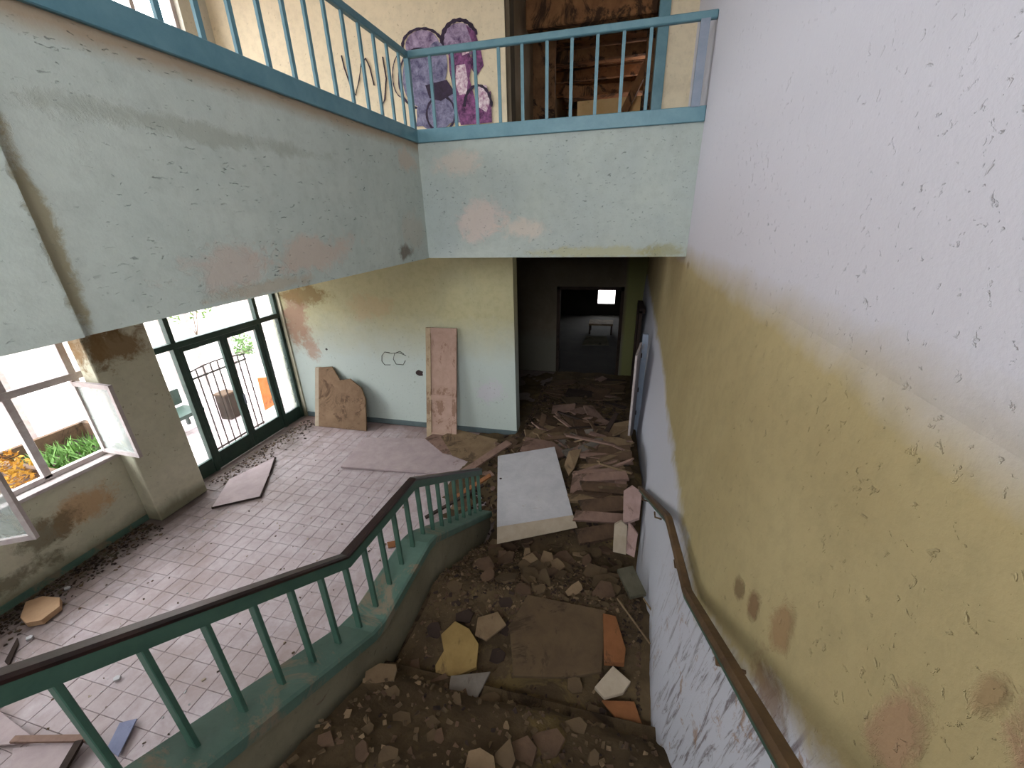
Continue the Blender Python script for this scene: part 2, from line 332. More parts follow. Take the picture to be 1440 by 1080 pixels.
# ------------------------------------------------------------------ setting
XD = -6.95
def lean(y): return .055+.10*max(0, min(1, (5.5-y)/3.5))
def xwall(y, z): return XR-lean(y)*max(0, min(3.7, 3.7-z))
def build_right_wall():
    ys = [-3+i*.25 for i in range(57)]+[11.0]; zs = [-.1+i*.19 for i in range(21)]+[3.7, 4.4, 5.2, 6.0, 6.8, 7.6, 8.2]
    zs = sorted(set(round(z, 3) for z in zs if z <= 3.7)|{3.7, 4.4, 5.2, 6.0, 6.8, 7.6, 8.2})
    vs = []; fs = []; n = len(zs)
    for y in ys:
        for z in zs: vs.append((xwall(y, z)+.012*noise.noise(Vector((y*.7, z*.7, 3))), y, z))
    for i in range(len(ys)-1):
        for j in range(n-1): fs.append((i*n+j, (i+1)*n+j, (i+1)*n+j+1, i*n+j+1))
    k = len(vs)
    for y in (ys[0], ys[-1]):
        for z in (zs[0], zs[-1]): vs.append((1.15, y, z))
    fs.append((k, k+1, k+3, k+2))
    fs.append(tuple(range(0, n))+(k+1, k)); b0 = (len(ys)-1)*n; fs.append(tuple(range(b0, b0+n))+(k+3, k+2))
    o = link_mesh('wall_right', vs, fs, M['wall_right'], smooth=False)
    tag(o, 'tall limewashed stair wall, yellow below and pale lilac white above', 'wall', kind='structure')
build_right_wall()
wall_y('wall_back', YB, YB+.3, (XD-.2, -1.74), (0, ZB), [], M['wall_back'], 'lower hall back wall, cream fading to bluish white, behind the leaning boards')
wall_y('wall_back', YB, YB+.3, (XD-.2, XR+.2), (ZT, 8.2), [(-1.77, .42, ZT, 7.75)], M['wall_upper'], 'cream upper gallery wall with painted graffiti and a wide doorway')
WH = [(-1.6, 3.9, 1.2, 3.35), (4.32, 7.10, 0, 3.35)]
wall_x('wall_left', -7.1, -6.82, (-3, YB), (0, ZB), WH, M['wall_left'], 'stained outer wall of the hall under the windows')
wall_x('wall_left', -7.1, -6.85, (-3, YB), (ZT, 8.2), [(-1.5, 1.6, 5.55, 7.9), (1.95, 4.2, 5.55, 7.9), (4.55, 6.6, 5.55, 7.9)], M['plain_wall'], 'upper outer wall of the gallery with tall window openings')
wall_y('wall_rear', -3.2, -3, (-7.1, 1.15), (0, 8.2), [(-2.5, .7, 4.5, 7.8)], M['plain_wall'], 'wall with the tall landing window behind the stair')
box_pier = box('wall_left', (-6.81, 3.5, 0), (-6.55, 4.28, ZB-.002), M['wall_left'], bevel=.012); tag(box_pier, 'square plastered pier between window and glazed doors, brown stained at the top', 'pillar', kind='structure')
for (n, a, b, mt, lb) in [
    ('trim_1', (XD-.15, -3, ZB), (XF, YB, ZT), M['fascia_left'], 'deep mint plastered beam face under the sloping line of the long gallery railing'),
    ('trim_2', (XF, YF, ZB), (XR+.2, YB, ZT), M['fascia_far'], 'mint plastered beam face across the stair end below the short gallery railing'),
    ('trim_3', (XF-.01, -3, ZB+.0), (XF+.028, 1.40, ZT), M['fascia_left'], 'shallow pilaster at the near end of the long gallery beam')]:
    tag(box(n, a, b, mt), lb, 'beam', kind='structure')
tag(box('ceiling', (-7.1, -3.2, 8.2), (1.2, 15, 8.4), M['ceiling']), 'high white ceiling above the stairwell', 'ceiling', kind='structure')
# corridor and the room beyond
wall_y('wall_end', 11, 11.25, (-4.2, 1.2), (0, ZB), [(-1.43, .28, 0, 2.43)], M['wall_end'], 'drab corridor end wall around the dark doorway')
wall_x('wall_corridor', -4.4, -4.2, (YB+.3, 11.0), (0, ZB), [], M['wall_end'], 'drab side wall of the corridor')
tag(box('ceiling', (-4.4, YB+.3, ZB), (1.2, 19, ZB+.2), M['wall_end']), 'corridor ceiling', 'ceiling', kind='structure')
shaded = mottled('shaded_room_tone', (52, 47, 42), (40, 36, 33), None, 2, .95, .004, True)  # shade of the unlit room put into this dark colour
wall_x('wall_far_room', -2.6, -2.4, (11.2, 19), (0, ZB), [], shaded, 'left side wall of the dark room past the corridor')
wall_x('wall_far_room', 1.1, 1.3, (11.2, 19), (0, ZB), [], shaded, 'right side wall of the dark room past the corridor')
wall_y('wall_far_room', 18.6, 18.8, (-2.6, 1.3), (0, ZB), [(-.62, .12, .5, 2.3)], shaded, 'far wall of the dark room with a small bright window')
tag(box('ground_outside', (-40, -20, -.3), (30, 45, -.12), mottled('pale_pink_paving', (206, 190, 188), (190, 176, 174), (150, 146, 130), 2, .9, .004, True, .62)), 'pale pinkish paving outside the hall', 'ground', kind='structure')
# floor slab + tiles
fl = root('floor', (-4.3, 3.4, 0), 'pinkish tiled hall floor with dirt along the walls', 'floor', kind='structure')
box('slab', (-7.1, -3, -.12), (1.2, 19, -.012), M['grout'], fl)
TS = .2; tiles = []
ix0, ix1 = 0, 26
for i in range(26):
    for j in range(50):
        x0 = -6.81+i*TS; y0 = -2.9+j*TS
        if x0+TS > -1.60: continue
        if x0 < -6.55 and 3.3 < y0 < 4.3: continue
        c = (x0+TS/2, y0+TS/2, 0); u, v, d = proj(c)
        vis = d > .3 and -60 < u < 1500 and v < 1140 and y0 < YB
        tiles.append((d if vis else 999+j, c))
tiles.sort(key=lambda t: t[0])
tm = {}
stuffm = MB()
def tile_verts(): 
    h = TS/2-.0018; b = .003
    return ([(-h,-h,-.012),(h,-h,-.012),(h,h,-.012),(-h,h,-.012),(-h,-h,-.002),(h,-h,-.002),(h,h,-.002),(-h,h,-.002),(-h+b,-h+b,0),(h-b,-h+b,0),(h-b,h-b,0),(-h+b,h-b,0)],
            [(0,1,5,4),(1,2,6,5),(2,3,7,6),(3,0,4,7),(4,5,9,8),(5,6,10,9),(6,7,11,10),(7,4,8,11),(8,9,10,11)])
tv, tf = tile_verts()
tme = bpy.data.meshes.new('tile'); tme.from_pydata(tv, [], tf); tme.materials.append(M['tile'])
for k, (d, c) in enumerate(tiles):
    if c[1] > YB-.1: continue
    dz = random.uniform(-.0022, .0018); 
    if k < 300:
        o = bpy.data.objects.new('tile', tme); COL.objects.link(o); o.parent = fl
        o.location = Vector((c[0], c[1], dz))-fl.location
        o.rotation_euler = (random.uniform(-.006, .006), random.uniform(-.006, .006), 0)
    else: stuffm.add([(x+c[0], y+c[1], z+dz) for x, y, z in tv], tf)
stuffm.build('tile_field', M['tile'], fl, kind='stuff')

# ------------------------------------------------------------------ skirtings
tag(box('baseboard_back', (-6.8, YB-.02, 0), (-1.74, YB, .11), M['base_grey']), 'slate grey skirting along the hall back wall', 'skirting', kind='structure')
tag(box('baseboard_left', (-6.82, -2.9, 0), (-6.80, 3.5, .09), M['green']), 'greenish skirting below the hall windows', 'skirting', kind='structure')

# ------------------------------------------------------------------ stairs
Y1, Y2, ZL, SL = 1.73, 2.6, .95, .63
st = root('staircase', (-.5, 2.2, 0), 'concrete stair with a middle landing, buried under rubble', 'stairs', kind='structure')
rz = .158; run = rz/SL
n1 = 12
for k in range(n1): box('step', (-1.5, Y1-(k+1)*run, ZL+k*rz-.3), (.66, Y1-k*run, ZL+(k+1)*rz), M['dust'], st, bevel=.008)
box('landing', (-1.5, Y1, 0), (.66, Y2, ZL), M['dust'], st)
for k in range(6): box('step', (-1.5, Y2+k*run, 0), (.66, Y2+(k+1)*run, max(.03, ZL-(k+1)*rz)), M['dust'], st, bevel=.008)
ztop = ZL+n1*rz
box('upper_landing', (-1.5, -3, ztop-.3), (.4, Y1-n1*run, ztop), M['dust'], st)
# stringer wall (closed string) below the green kerb
def zc(y):   # top of kerb
    zl = 1.47
    if y < Y1: return zl+SL*(Y1-y)*.985
    if y < Y2+.05: return zl
    return max(.28, zl-.655*(y-Y2-.05))
ypath = [-2.0, -1, 0, .6, 1.2, Y1-.08, Y1+.06, Y2-.03, Y2+.12, 3.1, 3.6, 4.1, 4.42]
vs = []; mb = MB()
for x0, x1 in ((-1.73, -1.515),):
    pts = [(y, zc(y)-.09) for y in ypath]; n = len(pts)
    v = [(x0, y, z) for y, z in pts]+[(x0, y, 0) for y, z in pts]+[(x1, y, z) for y, z in pts]+[(x1, y, 0) for y, z in pts]
    f = []
    for i in range(n-1):
        f += [(i, i+1, n+i+1, n+i), (2*n+i, 2*n+i+1, 3*n+i+1, 3*n+i), (i, i+1, 2*n+i+1, 2*n+i)]
    f += [(0, n, 3*n, 2*n), (n-1, 2*n-1, 4*n-1, 3*n-1)]
    mb.add(v, f)
mb.build('stringer_wall', M['stringer'], st)
mb = MB(); mb.sweep([(y, zc(y)-.62) for y in ypath[:-2]], [(-1.52, -.05), (-1.485, -.05), (-1.485, .05), (-1.52, .07)]); mb.build('stringer_skirting', M['stringer'], st)

sr = root('stair_railing', (-1.62, 2.2, 0), 'sea green stair railing with dark handrail descending to the hall', 'railing')
MB().sweep([(y, zc(y)) for y in ypath], [(-1.76, -.1), (-1.49, -.1), (-1.475, -.085), (-1.475, -.015), (-1.49, 0), (-1.745, 0), (-1.76, -.015)]).build('kerb', M['green'], sr)
HR = .655
rp_ = [(-2.0, zc(-2.0)+HR+.2), (.5, zc(.5)+HR+.06), (Y1-.04, zc(Y1-.04)+HR+.01), (Y2-.03, 1.47+HR-.03), (Y2+.06, zc(Y2+.06)+HR-.03), (4.40, zc(4.4)+HR+.05)]
MB().sweep(rp_, [(-1.635, -.088), (-1.578, -.088), (-1.578, -.008), (-1.635, -.008)]).build('flat_rail', M['rail_green'], sr)
MB().sweep(rp_, [(-1.642, -.010), (-1.574, -.010), (-1.572, .006), (-1.584, .018), (-1.634, .018), (-1.646, .006)]).build('handrail', M['black_rail'], sr)
def zr(y):
    for (a, za), (b2, zb2) in zip(rp_, rp_[1:]):
        if a <= y <= b2: return za+(zb2-za)*(y-a)/(b2-a)
    return rp_[-1][1]
y = .64-.207*12; k = 0
while y < 4.36:
    w_ = .042
    MB().box((-1.61-w_/2, y-.011, zc(y)-.02), (-1.61+w_/2, y+.011, zr(y)-.07)).build('baluster', M['rail_green'], sr, bevel=.003)
    y += .207 if y < Y2 else .2
# ------------------------------------------------------------------ wall handrail
hw = root('wall_handrail', (.5, 2.2, 0), 'worn brown wooden handrail fixed to the yellow stair wall', 'handrail')
hp = [(-1.2, 2.18+.63*(1.88+1.2)-.1), (1.86, 2.20), (2.64, 2.06), (2.72, 2.02), (4.7, .83)]
MB().sweep(hp, [(.505, -.022), (.552, -.022), (.558, 0), (.548, .018), (.512, .018), (.50, 0)]).build('rail', M['brown_rail'], hw)
MB().sweep([(a, b2-.045) for a, b2 in hp], [(.518, -.018), (.545, -.018), (.545, .016), (.518, .016)]).build('flat_bar', M['rail_green'], hw)
for yy, zz in [(-.6, 3.75), (.5, 3.03), (1.3, 2.53), (2.25, 2.09), (3.3, 1.63), (4.4, .98)]:
    xx = xwall(yy, zz-.12)
    MB().tube([(.53, yy, zz-.06), (.54, yy, zz-.12), (xx+.02, yy, zz-.14)], .009, 6).build('bracket', M['brown_rail'], hw)

# ------------------------------------------------------------------ gallery railing
gr = root('gallery_railing', (XF, YF, ZT), 'blue-green railing of flat bars around the upper gallery', 'railing')
KT = 5.28; RT = 6.10
xk0, xk1 = XF-.12, XF+.03
MB().add([(xk0, -3, ZT), (xk1, -3, ZT), (xk1, YF-.03, ZT), (XR, YF-.03, ZT), (XR, YF+.12, ZT), (xk0, YF+.12, ZT),
          (xk0, -3, KT), (xk1, -3, KT), (xk1, YF-.03, KT), (XR, YF-.03, KT), (XR, YF+.12, KT), (xk0, YF+.12, KT)],
         [(0,1,2,5),(2,3,4,5),(6,7,8,11),(8,9,10,11),(0,1,7,6),(1,2,8,7),(2,3,9,8),(3,4,10,9),(4,5,11,10),(5,0,6,11)]).build('kerb', M['teal'], gr, bevel=.006)
xg, yg = XF-.03, YF+.0
MB().bar((xg, -3, RT-.035), (xg, yg, RT-.035), .06, .075).build('handrail', M['teal'], gr, bevel=.01)
MB().bar((xg-.03, yg, RT-.035), (XR, yg, RT-.035), .06, .075).build('handrail', M['teal'], gr, bevel=.01)
for xx in (-2.33, -2.04, -1.76, -1.47, -1.19, -.9, -.62, -.34, -.06, .22):
    MB().box((xx-.018, yg-.012, KT-.01), (xx+.018, yg+.012, RT-.06)).build('baluster', M['teal'], gr)
yy = yg-.22
while yy > -.4:
    MB().box((xg-.012, yy-.018, KT-.01), (xg+.012, yy+.018, RT-.06)).build('baluster', M['teal'], gr); yy -= .272
MB().box((.70, yg-.03, KT-.01), (.79, yg+.03, RT-.06)).build('end_post', M['grey_metal'], gr)['label'] = 'grey-blue square end post'
MB().box((xg-.03, yg-.03, KT-.01), (xg+.03, yg+.03, RT-.06)).build('corner_post', M['teal'], gr)

# ------------------------------------------------------------------ upper doorway and passage beyond
df = root('door_1', (-.6, YB, ZT), 'wide upper gallery doorway with a teal painted frame post', 'doorway', kind='structure')
box('frame_post', (.36, YB-.02, ZT), (.50, YB+.16, 7.75), M['teal'], df, bevel=.005)
box('frame_post', (-1.77, YB+.02, ZT), (-1.70, YB+.3, 7.75), M['wall_end'], df)
box('frame_head', (-1.77, YB, 7.66), (.44, YB+.2, 7.78), M['wall_end'], df)
dusky = wall_mat('smoked_passage_wall', (172, 154, 130), (150, 130, 106), speck=(80, 64, 48), speck_amt=.6)
wall_x('wall_passage', -1.97, -1.77, (YB+.3, 15), (ZT, 8.2), [], dusky, 'smoke browned wall on the left of the upper passage')
wall_x('wall_passage', .44, .64, (YB+.3, 15), (ZT, 8.2), [(9.95, 11.45, 5.6, 7.4)], dusky, 'smoke browned wall on the right of the upper passage')  # unseen side opening added to brighten the passage
wall_y('wall_passage', 14.8, 15, (-1.97, .64), (ZT, 8.2), [], wall_mat('ochre_passage_wall', (214, 168, 112), (196, 148, 96)), 'ochre end wall of the upper passage')
wall_y('wall_passage', 9.3, 9.5, (-1.77, .44), (ZT, 8.2), [(-1.35, .30, ZT, 7.5)], mottled('charred_boarding', (150, 112, 78), (116, 84, 60), (60, 44, 34), 3, .9, .01, True, .5), 'charred wooden partition with an opening in the upper passage')
tag(box('floor_passage', (-1.97, YB, ZT-.3), (.64, 15, ZT), M['dust']), 'dusty floor of the upper passage', 'floor', kind='structure')
pc = root('ceiling_passage', (-.6, 11, 7.3), 'broken board ceiling with hanging laths in the upper passage', 'ceiling', kind='structure')
cb = mottled('scorched_boards', (160, 116, 78), (126, 88, 60), (72, 52, 38), 3, .9, .006, False, .5)
for i in range(16):
    y0 = 9.6+i*.32
    box('board', (-1.76, y0, 7.28+random.uniform(-.05, .05)), (.43, y0+.29, 7.33+random.uniform(-.0, .06)), cb, pc)
for i in range(4):
    y0 = 10+i*1.25
    box('beam', (-1.76, y0, 7.08), (.43, y0+.12, 7.27), cb, pc)
hb = root('fallen_beam', (-.6, 8.4, 7.2), 'dark charred beam across the head of the upper doorway', 'beam')
box('timber', (-1.7, 8.3, 7.1), (.40, 8.55, 7.5), cb, hb, bevel=.02)
ob = tag(box('ochre_board', (-.98, 10.1, ZT), (.30, 10.18, 6.42), mottled('ochre_boarding', (246, 212, 156), (236, 196, 138), (170, 130, 86), 3, .8, .004, True, .6)), 'pale ochre board standing low in the upper passage', 'board')
hb4 = tag(box('ledge', (-1.3, 10.3, 6.55), (.42, 10.7, 6.72), cb), 'brown timber ledge above the pale ochre board', 'timber')
hb2 = tag(MB().bar((-1.6, 10.9, 6.85), (.3, 11.1, 6.7), .16, .16).build('sagging_beam', cb), 'brown beam sagging across the upper passage', 'beam')
hb3 = tag(MB().bar((-.5, 9.9, ZT), (.38, 9.75, 6.9), .1, .14).build('leaning_plank', cb), 'brown plank leaning in the upper passage doorway', 'plank')

# ------------------------------------------------------------------ graffiti (flat paint on the upper wall)
gf = root('graffiti', (-3.0, YB-.004, 6.0), 'violet and black spray painted bubble letters on the cream gallery wall', 'graffiti')
def gpaint(name, c1, c2, sc=8, th=.5): return mottled(name, c1, c2, None, sc, .7, 0, True)
GM = dict(line=gpaint('black_spray', (38, 28, 44), (60, 44, 70)), fill=gpaint('violet_grey_spray', (70, 66, 98), (146, 144, 172), 9), mag=gpaint('magenta_spray', (52, 26, 60), (150, 92, 140), 13),
          white=gpaint('white_spray', (240, 228, 232), (150, 90, 130), 18), pink=gpaint('pink_spray', (176, 158, 186), (74, 52, 88), 8))
LAY = [0]
def gpoly(pts, mat, name='paint'):
    LAY[0] += 1; yy = YB-.004-.0012*LAY[0]
    P = [at(u, v, y=yy) for u, v in pts]
    MB().prism(P, (0, .001, 0)).build(name, GM[mat], gf)
def ell(cx, cy, rx, ry, n=26, a0=0, a1=360, jit=0):
    return [(cx+rx*math.cos(math.radians(a0+(a1-a0)*i/n))+random.uniform(-jit, jit), cy-ry*math.sin(math.radians(a0+(a1-a0)*i/n))+random.uniform(-jit, jit)) for i in range(n)]
def gring(cx, cy, rx, ry, t, mat, a0=0, a1=360, n=30):
    LAY[0] += 1; yy = YB-.004-.0012*LAY[0]; mb = MB()
    o_ = []; i_ = []
    for k in range(n+1):
        a = math.radians(a0+(a1-a0)*k/n); tt = t*(.7+.5*math.sin(k*.9)**2)
        o_.append(at(cx+(rx+tt/2)*math.cos(a), cy-(ry+tt/2)*math.sin(a), y=yy)); i_.append(at(cx+(rx-tt/2)*math.cos(a), cy-(ry-tt/2)*math.sin(a), y=yy))
    mb.add(o_+i_, [(k, k+1, n+2+k, n+1+k) for k in range(n)]).build('outline', GM[mat], gf)
gpoly(ell(646, 58, 24, 26), 'pink'); gring(646, 60, 25, 32, 6, 'line', 20, 190)
gpoly([(655, 35), (668, 45), (676, 70), (680, 92), (670, 108), (662, 95), (664, 60)], 'mag')
gpoly(ell(594, 64, 24, 22), 'pink'); gring(594, 64, 28, 24, 4, 'line', 0, 200)
gpoly(ell(590, 108, 24, 42), 'fill'); gpoly(ell(614, 92, 15, 34), 'fill'); gring(589, 110, 28, 42, 3, 'line', 60, 320); gring(566, 105, 14, 32, 1.5, 'line', 90, 270)
gpoly(ell(612, 158, 26, 26), 'fill'); gpoly([(590, 140), (600, 120), (625, 118), (640, 132), (648, 172), (585, 178)], 'fill')
gpoly([(598, 120), (628, 112), (640, 130), (620, 142), (604, 138)], 'line'); gring(620, 160, 20, 25, 3, 'line')
gpoly([(630, 66), (652, 62), (664, 84), (660, 110), (668, 140), (690, 128), (692, 172), (648, 176), (640, 140), (632, 100)], 'mag')
gpoly([(642, 92), (654, 90), (658, 112), (656, 132), (646, 134), (640, 116)], 'white'); gpoly([(668, 118), (684, 120), (690, 140), (684, 158), (672, 150)], 'white')
gpoly([(648, 64), (656, 62), (660, 74), (650, 78)], 'white'); gring(672, 150, 19, 30, 4, 'line', 0, 180)
def stroke(name, pts, mat, w=.012, y=None, parent=None):
    P = [at(u, v, y=y) for u, v in pts]
    return MB().tube(P, w/2, 5).build(name, mat, parent)
stroke('squiggle', [(480, 78), (484, 95), (492, 118), (500, 134), (505, 112), (508, 90), (514, 82), (520, 95), (526, 120)], GM['line'], .02, YB-.012, gf)
stroke('squiggle', [(538, 80), (543, 110), (541, 140), (536, 152)], GM['line'], .02, YB-.012, gf)
# scribble on the lower back wall
sg = root('scribble', (-4.3, YB, 1.5), 'faint pencilled double curl on the lower back wall', 'graffiti')
stroke('curl', [(548, 496), (541, 495), (537, 500), (537, 508), (541, 513), (549, 513)], M['dark'], .012, YB-.004, sg)
stroke('curl', [(568, 498), (562, 494), (555, 497), (553, 505), (557, 512), (567, 513), (570, 507)], M['dark'], .012, YB-.004, sg)
stroke('curl', [(541, 495), (550, 497), (560, 496), (571, 500)], M['dark'], .01, YB-.004, sg)
def hole(name, u, v, r, label, y=YB-.003):
    c = at(u, v, y=y); n = 11
    o = MB().prism([c+Vector((math.cos(k*2*math.pi/n)*r*random.uniform(.75, 1.2), 0, math.sin(k*2*math.pi/n)*r*random.uniform(.6, 1))) for k in range(n)], (0, .02, 0)).build(name, M['black_rail'])
    tag(o, label, 'wall socket')
hole('broken_socket', 590, 525, .09, 'broken black socket hole beside the tall leaning door on the back wall')
hole('cable_hole', 459, 491, .03, 'small dark cable hole in the wall above the broken board')

# ------------------------------------------------------------------ glazed doors on the left
gd = root('door_2', (XD, 5.7, 0), 'dark green glazed double door with side lights and fanlights', 'door', kind='structure')
def fbar(name, y0, y1, z0, z1, mat='door_green', x0=XD-.03, x1=XD+.03, par=gd): return box(name, (x0, y0, z0), (x1, y1, z1), M[mat], par, bevel=.004)
Y_0, Y_1, Y_2, Y_3, Y_4 = 4.32, 4.82, 5.70, 6.55, 7.10
for ya in (Y_0+.03, Y_1, Y_3, Y_4-.03): fbar('mullion', ya-.04, ya+.04, 0, 3.35 if ya != Y_1 else 3.35, x0=XD-.05, x1=XD+.05)
fbar('transom', Y_0, Y_4, 2.36, 2.46, x0=XD-.055, x1=XD+.055)
fbar('head', Y_0, Y_4, 3.28, 3.36)
for a, b2, kick in ((Y_0+.07, Y_1-.04, .28), (Y_3+.04, Y_4-.07, .28)):
    fbar('kick_panel', a, b2, 0, kick); box('pane', (XD-.003, a, kick), (XD+.003, b2, 2.36), M['dirty_glass'] if a > 6 else M['glass'], gd)
for a, b2 in ((Y_0+.07, Y_1-.04), (Y_1+.04, Y_3-.04), (Y_3+.04, Y_4-.07)): box('fanlight_pane', (XD-.003, a, 2.46), (XD+.003, b2, 3.28), M['glass'], gd)
for a, b2, nm in ((Y_1+.05, Y_2-.005, 0), (Y_2+.005, Y_3-.05, 1)):
    lf = root('door_leaf', (XD, (a+b2)/2, 0), '', '', kind=None); del lf['label']; del lf['category']
    lf.parent = gd; lf.location = Vector((XD, (a+b2)/2, 0))-gd.location
    fbar('stile', a, a+.075, .01, 2.35, par=lf); fbar('stile', b2-.075, b2, .01, 2.35, par=lf)
    fbar('kick_panel', a+.075, b2-.075, .01, .32, par=lf); fbar('top_rail', a+.075, b2-.075, 2.27, 2.35, par=lf)
    box('pane', (XD-.003, a+.075, .32), (XD+.003, b2-.075, 2.27), M['glass'], lf)
    if nm: MB().bar((XD+.06, a+.04, .95), (XD+.06, a+.04, 1.15), .02, .03).build('handle', M['grey_metal'], lf)

# ------------------------------------------------------------------ hall window
wn = root('window_1', (XD, 1.5, 1.2), 'row of weathered white casement windows above the sill', 'window', kind='structure')
def wbar(name, y0, y1, z0, z1, x0=XD-.035, x1=XD+.035): return box(name, (x0, y0, z0), (x1, y1, z1), M['win_white'], wn, bevel=.004)
wy = [-1.6, -.6, .35, 1.35, 2.08, 2.79, 3.47, 3.9]
for a in wy[1:-1]: wbar('mullion', a-.04, a+.04, 1.25, 3.35)
for a in (-1.57, 3.87): wbar('jamb', a-.03, a+.03, 1.2, 3.35)
wbar('transom', -1.6, 3.9, 2.36, 2.45, XD-.04, XD+.05); wbar('head', -1.6, 3.9, 3.29, 3.35); wbar('bottom_rail', -1.6, 3.9, 1.22, 1.29)
box('sill', (XD-.02, -1.6, 1.17), (-6.76, 3.5, 1.22), M['win_white'], wn, bevel=.006)['label'] = 'flaking white window sill'
for i in range(len(wy)-1):
    a, b2 = wy[i]+.04, wy[i+1]-.04
    box('pane', (XD-.003, a, 2.45), (XD+.003, b2, 3.29), M['glass'], wn)
    if i in (0, 1, 2, 6): box('pane', (XD-.003, a, 1.29), (XD+.003, b2, 2.36), M['glass'], wn)
def casement(name, hinge, free, z0, z1, label, mat='win_white'):
    r = root(name, (hinge[0], hinge[1], z0), label, 'window')
    h, f = Vector(hinge+(0,)), Vector(free+(0,)); d = (f-h).normalized()
    Z = lambda p, z: Vector((p.x, p.y, z))
    MB().bar(Z(h, z0), Z(h, z1), .045, .05, d).build('stile', M[mat], r); MB().bar(Z(f, z0), Z(f, z1), .045, .05, d).build('stile', M[mat], r)
    MB().bar(Z(h, z0+.03), Z(f, z0+.03), .045, .06).build('bottom_rail', M[mat], r); MB().bar(Z(h, z1-.03), Z(f, z1-.03), .045, .06).build('top_rail', M[mat], r)
    mb = MB(); a, b2 = Z(h, z0+.06), Z(f, z0+.06); nrm = Vector((-d.y, d.x, 0))*.004
    mb.prism([a, b2, Z(f, z1-.06), Z(h, z1-.06)], nrm).build('pane', M['dirty_glass'], r)
    return r
casement('open_casement', (-6.88, 3.42), (-6.22, 3.40), 1.27, 2.35, 'white window casement swung open against the pier')
casement('open_casement', (-6.85, 1.42), (-5.80, 2.02), 1.18, 2.30, 'white window casement swung open into the hall near the camera')
# upper gallery windows
for q, (a, b2) in enumerate(((-1.5, 1.6), (1.95, 4.2), (4.55, 6.6))):
    r = root('window_%d' % (q+2), (-6.97, (a+b2)/2, 5.55), ['first', 'second', 'third'][q]+' tall white framed window of the upper gallery', 'window', kind='structure')
    for t in range(4):
        yy = a+.03+(b2-a-.06)*t/3; box('mullion', (-7.0, yy-.03, 5.55), (-6.94, yy+.03, 7.9), M['win_white'], r)
    for zz in (5.58, 6.9, 7.87): box('transom', (-7.0, a, zz-.03), (-6.94, b2, zz+.03), M['win_white'], r)
    box('pane', (-6.973, a, 5.58), (-6.967, b2, 7.87), M['glass'], r)
# landing window behind the viewer
r = root('window_5', (-.9, -3.1, 4.5), 'tall landing window behind the stair', 'window', kind='structure')
for xx in (-2.47, -1.43, -.37, .67): box('mullion', (xx-.03, -3.13, 4.5), (xx+.03, -3.07, 7.8), M['win_white'], r)
for zz in (4.53, 6.1, 7.77): box('transom', (-2.5, -3.13, zz-.03), (.7, -3.07, zz+.03), M['win_white'], r)

# ------------------------------------------------------------------ corridor door bits
d3 = root('door_3', (-.6, 11, 0), 'dark wooden frame of the corridor end doorway', 'doorway', kind='structure')
box('jamb', (-1.46, 10.96, 0), (-1.38, 11.28, 2.46), M['dark'], d3); box('jamb', (.22, 10.96, 0), (.30, 11.28, 2.46), M['dark'], d3); box('lintel', (-1.46, 10.96, 2.38), (.30, 11.28, 2.46), M['dark'], d3)
dl = root('side_door', (.62, 7.5, 0), 'pale blue-grey door leaf folded back on the wall past the rubble', 'door')
dl.rotation_euler = (0, 0, 0)
MB().prism([(.60, 7.55, 0), (.48, 6.75, 0), (.445, 6.755, 0), (.565, 7.56, 0)], (0, 0, 2.0)).build('leaf', M['win_white'], dl)
MB().box((.60, 7.56, 0), (.70, 7.66, 2.15)).build('frame', M['grey_metal'], dl)
for zz in (.5, 1.0, 1.7): MB().box((.565, 7.545, zz), (.62, 7.60, zz+.09)).build('hinge', M['dark'], dl)
dk = root('side_door', (.7, 9.6, 0), 'dark doorway frame in the corridor wall near the end wall', 'door')
MB().box((.60, 9.1, 0), (.66, 9.2, 2.25)).build('frame_post', M['dark'], dk); MB().box((.60, 9.98, 0), (.66, 10.08, 2.25)).build('frame_post', M['dark'], dk)
MB().box((.60, 9.1, 2.2), (.72, 10.08, 2.3)).build('frame_head', M['dark'], dk); MB().box((.64, 9.2, 0), (.67, 9.98, 2.2)).build('leaf', M['dark'], dk)
# far room remains
fb = root('work_bench', (-.45, 15.5, 0), 'pale topped bench in the dark room under the small window', 'bench')
box('bench_top', (-.8, 15.2, .36), (.1, 15.9, .42), M['tan'], fb)
for xx in (-.75, .05):
    for yy in (15.25, 15.85): box('leg', (xx-.03, yy-.03, -.012), (xx+.03, yy+.03, .36), M['dark'], fb)
tag(MB().prism([(-.9, 13.6, .05), (.0, 13.7, .05), (-.1, 14.2, .2), (-.8, 14.1, .2)], (0, 0, .04)).build('pale_sheet', M['olive']), 'pale panel lying on the floor of the dark room', 'panel')

# ------------------------------------------------------------------ outside: porch and garden
pf = root('porch_floor', (-9, 6.5, -.03), 'pale pink tiled porch floor outside the glazed doors', 'floor', kind='structure')
ptm = mottled('pale_porch_tile', (200, 184, 186), (186, 168, 172), (150, 136, 138), 4, .7, .002, True, .66)
for i in range(9):
    for j in range(13):
        x0, y0 = -11.4+i*.48, 4.0+j*.48
        box('tile', (x0+.008, y0+.008, -.12), (x0+.472, y0+.472, -.02+random.uniform(-.003, .003)), ptm, pf)
for k, yy in enumerate((4.6, 6.2, 7.7, 8.4, 9.4, 10.4)):
    p = root('porch_post', (-11.3, yy, -.1), 'white painted square post on the outer edge of the porch', 'post', 'white posts along the porch')
    box('shaft', (-11.38, yy-.08, -.1), (-11.22, yy+.08, 3.1), M['win_white'], p, bevel=.01); box('foot', (-11.41, yy-.11, -.1), (-11.19, yy+.11, .08), M['win_white'], p)
pr_ = root('porch_roof_frame', (-9, 7, 3.2), 'open white timber frame over the porch', 'pergola')
box('beam', (-11.4, 4.2, 3.1), (-11.2, 11, 3.3), M['win_white'], pr_)
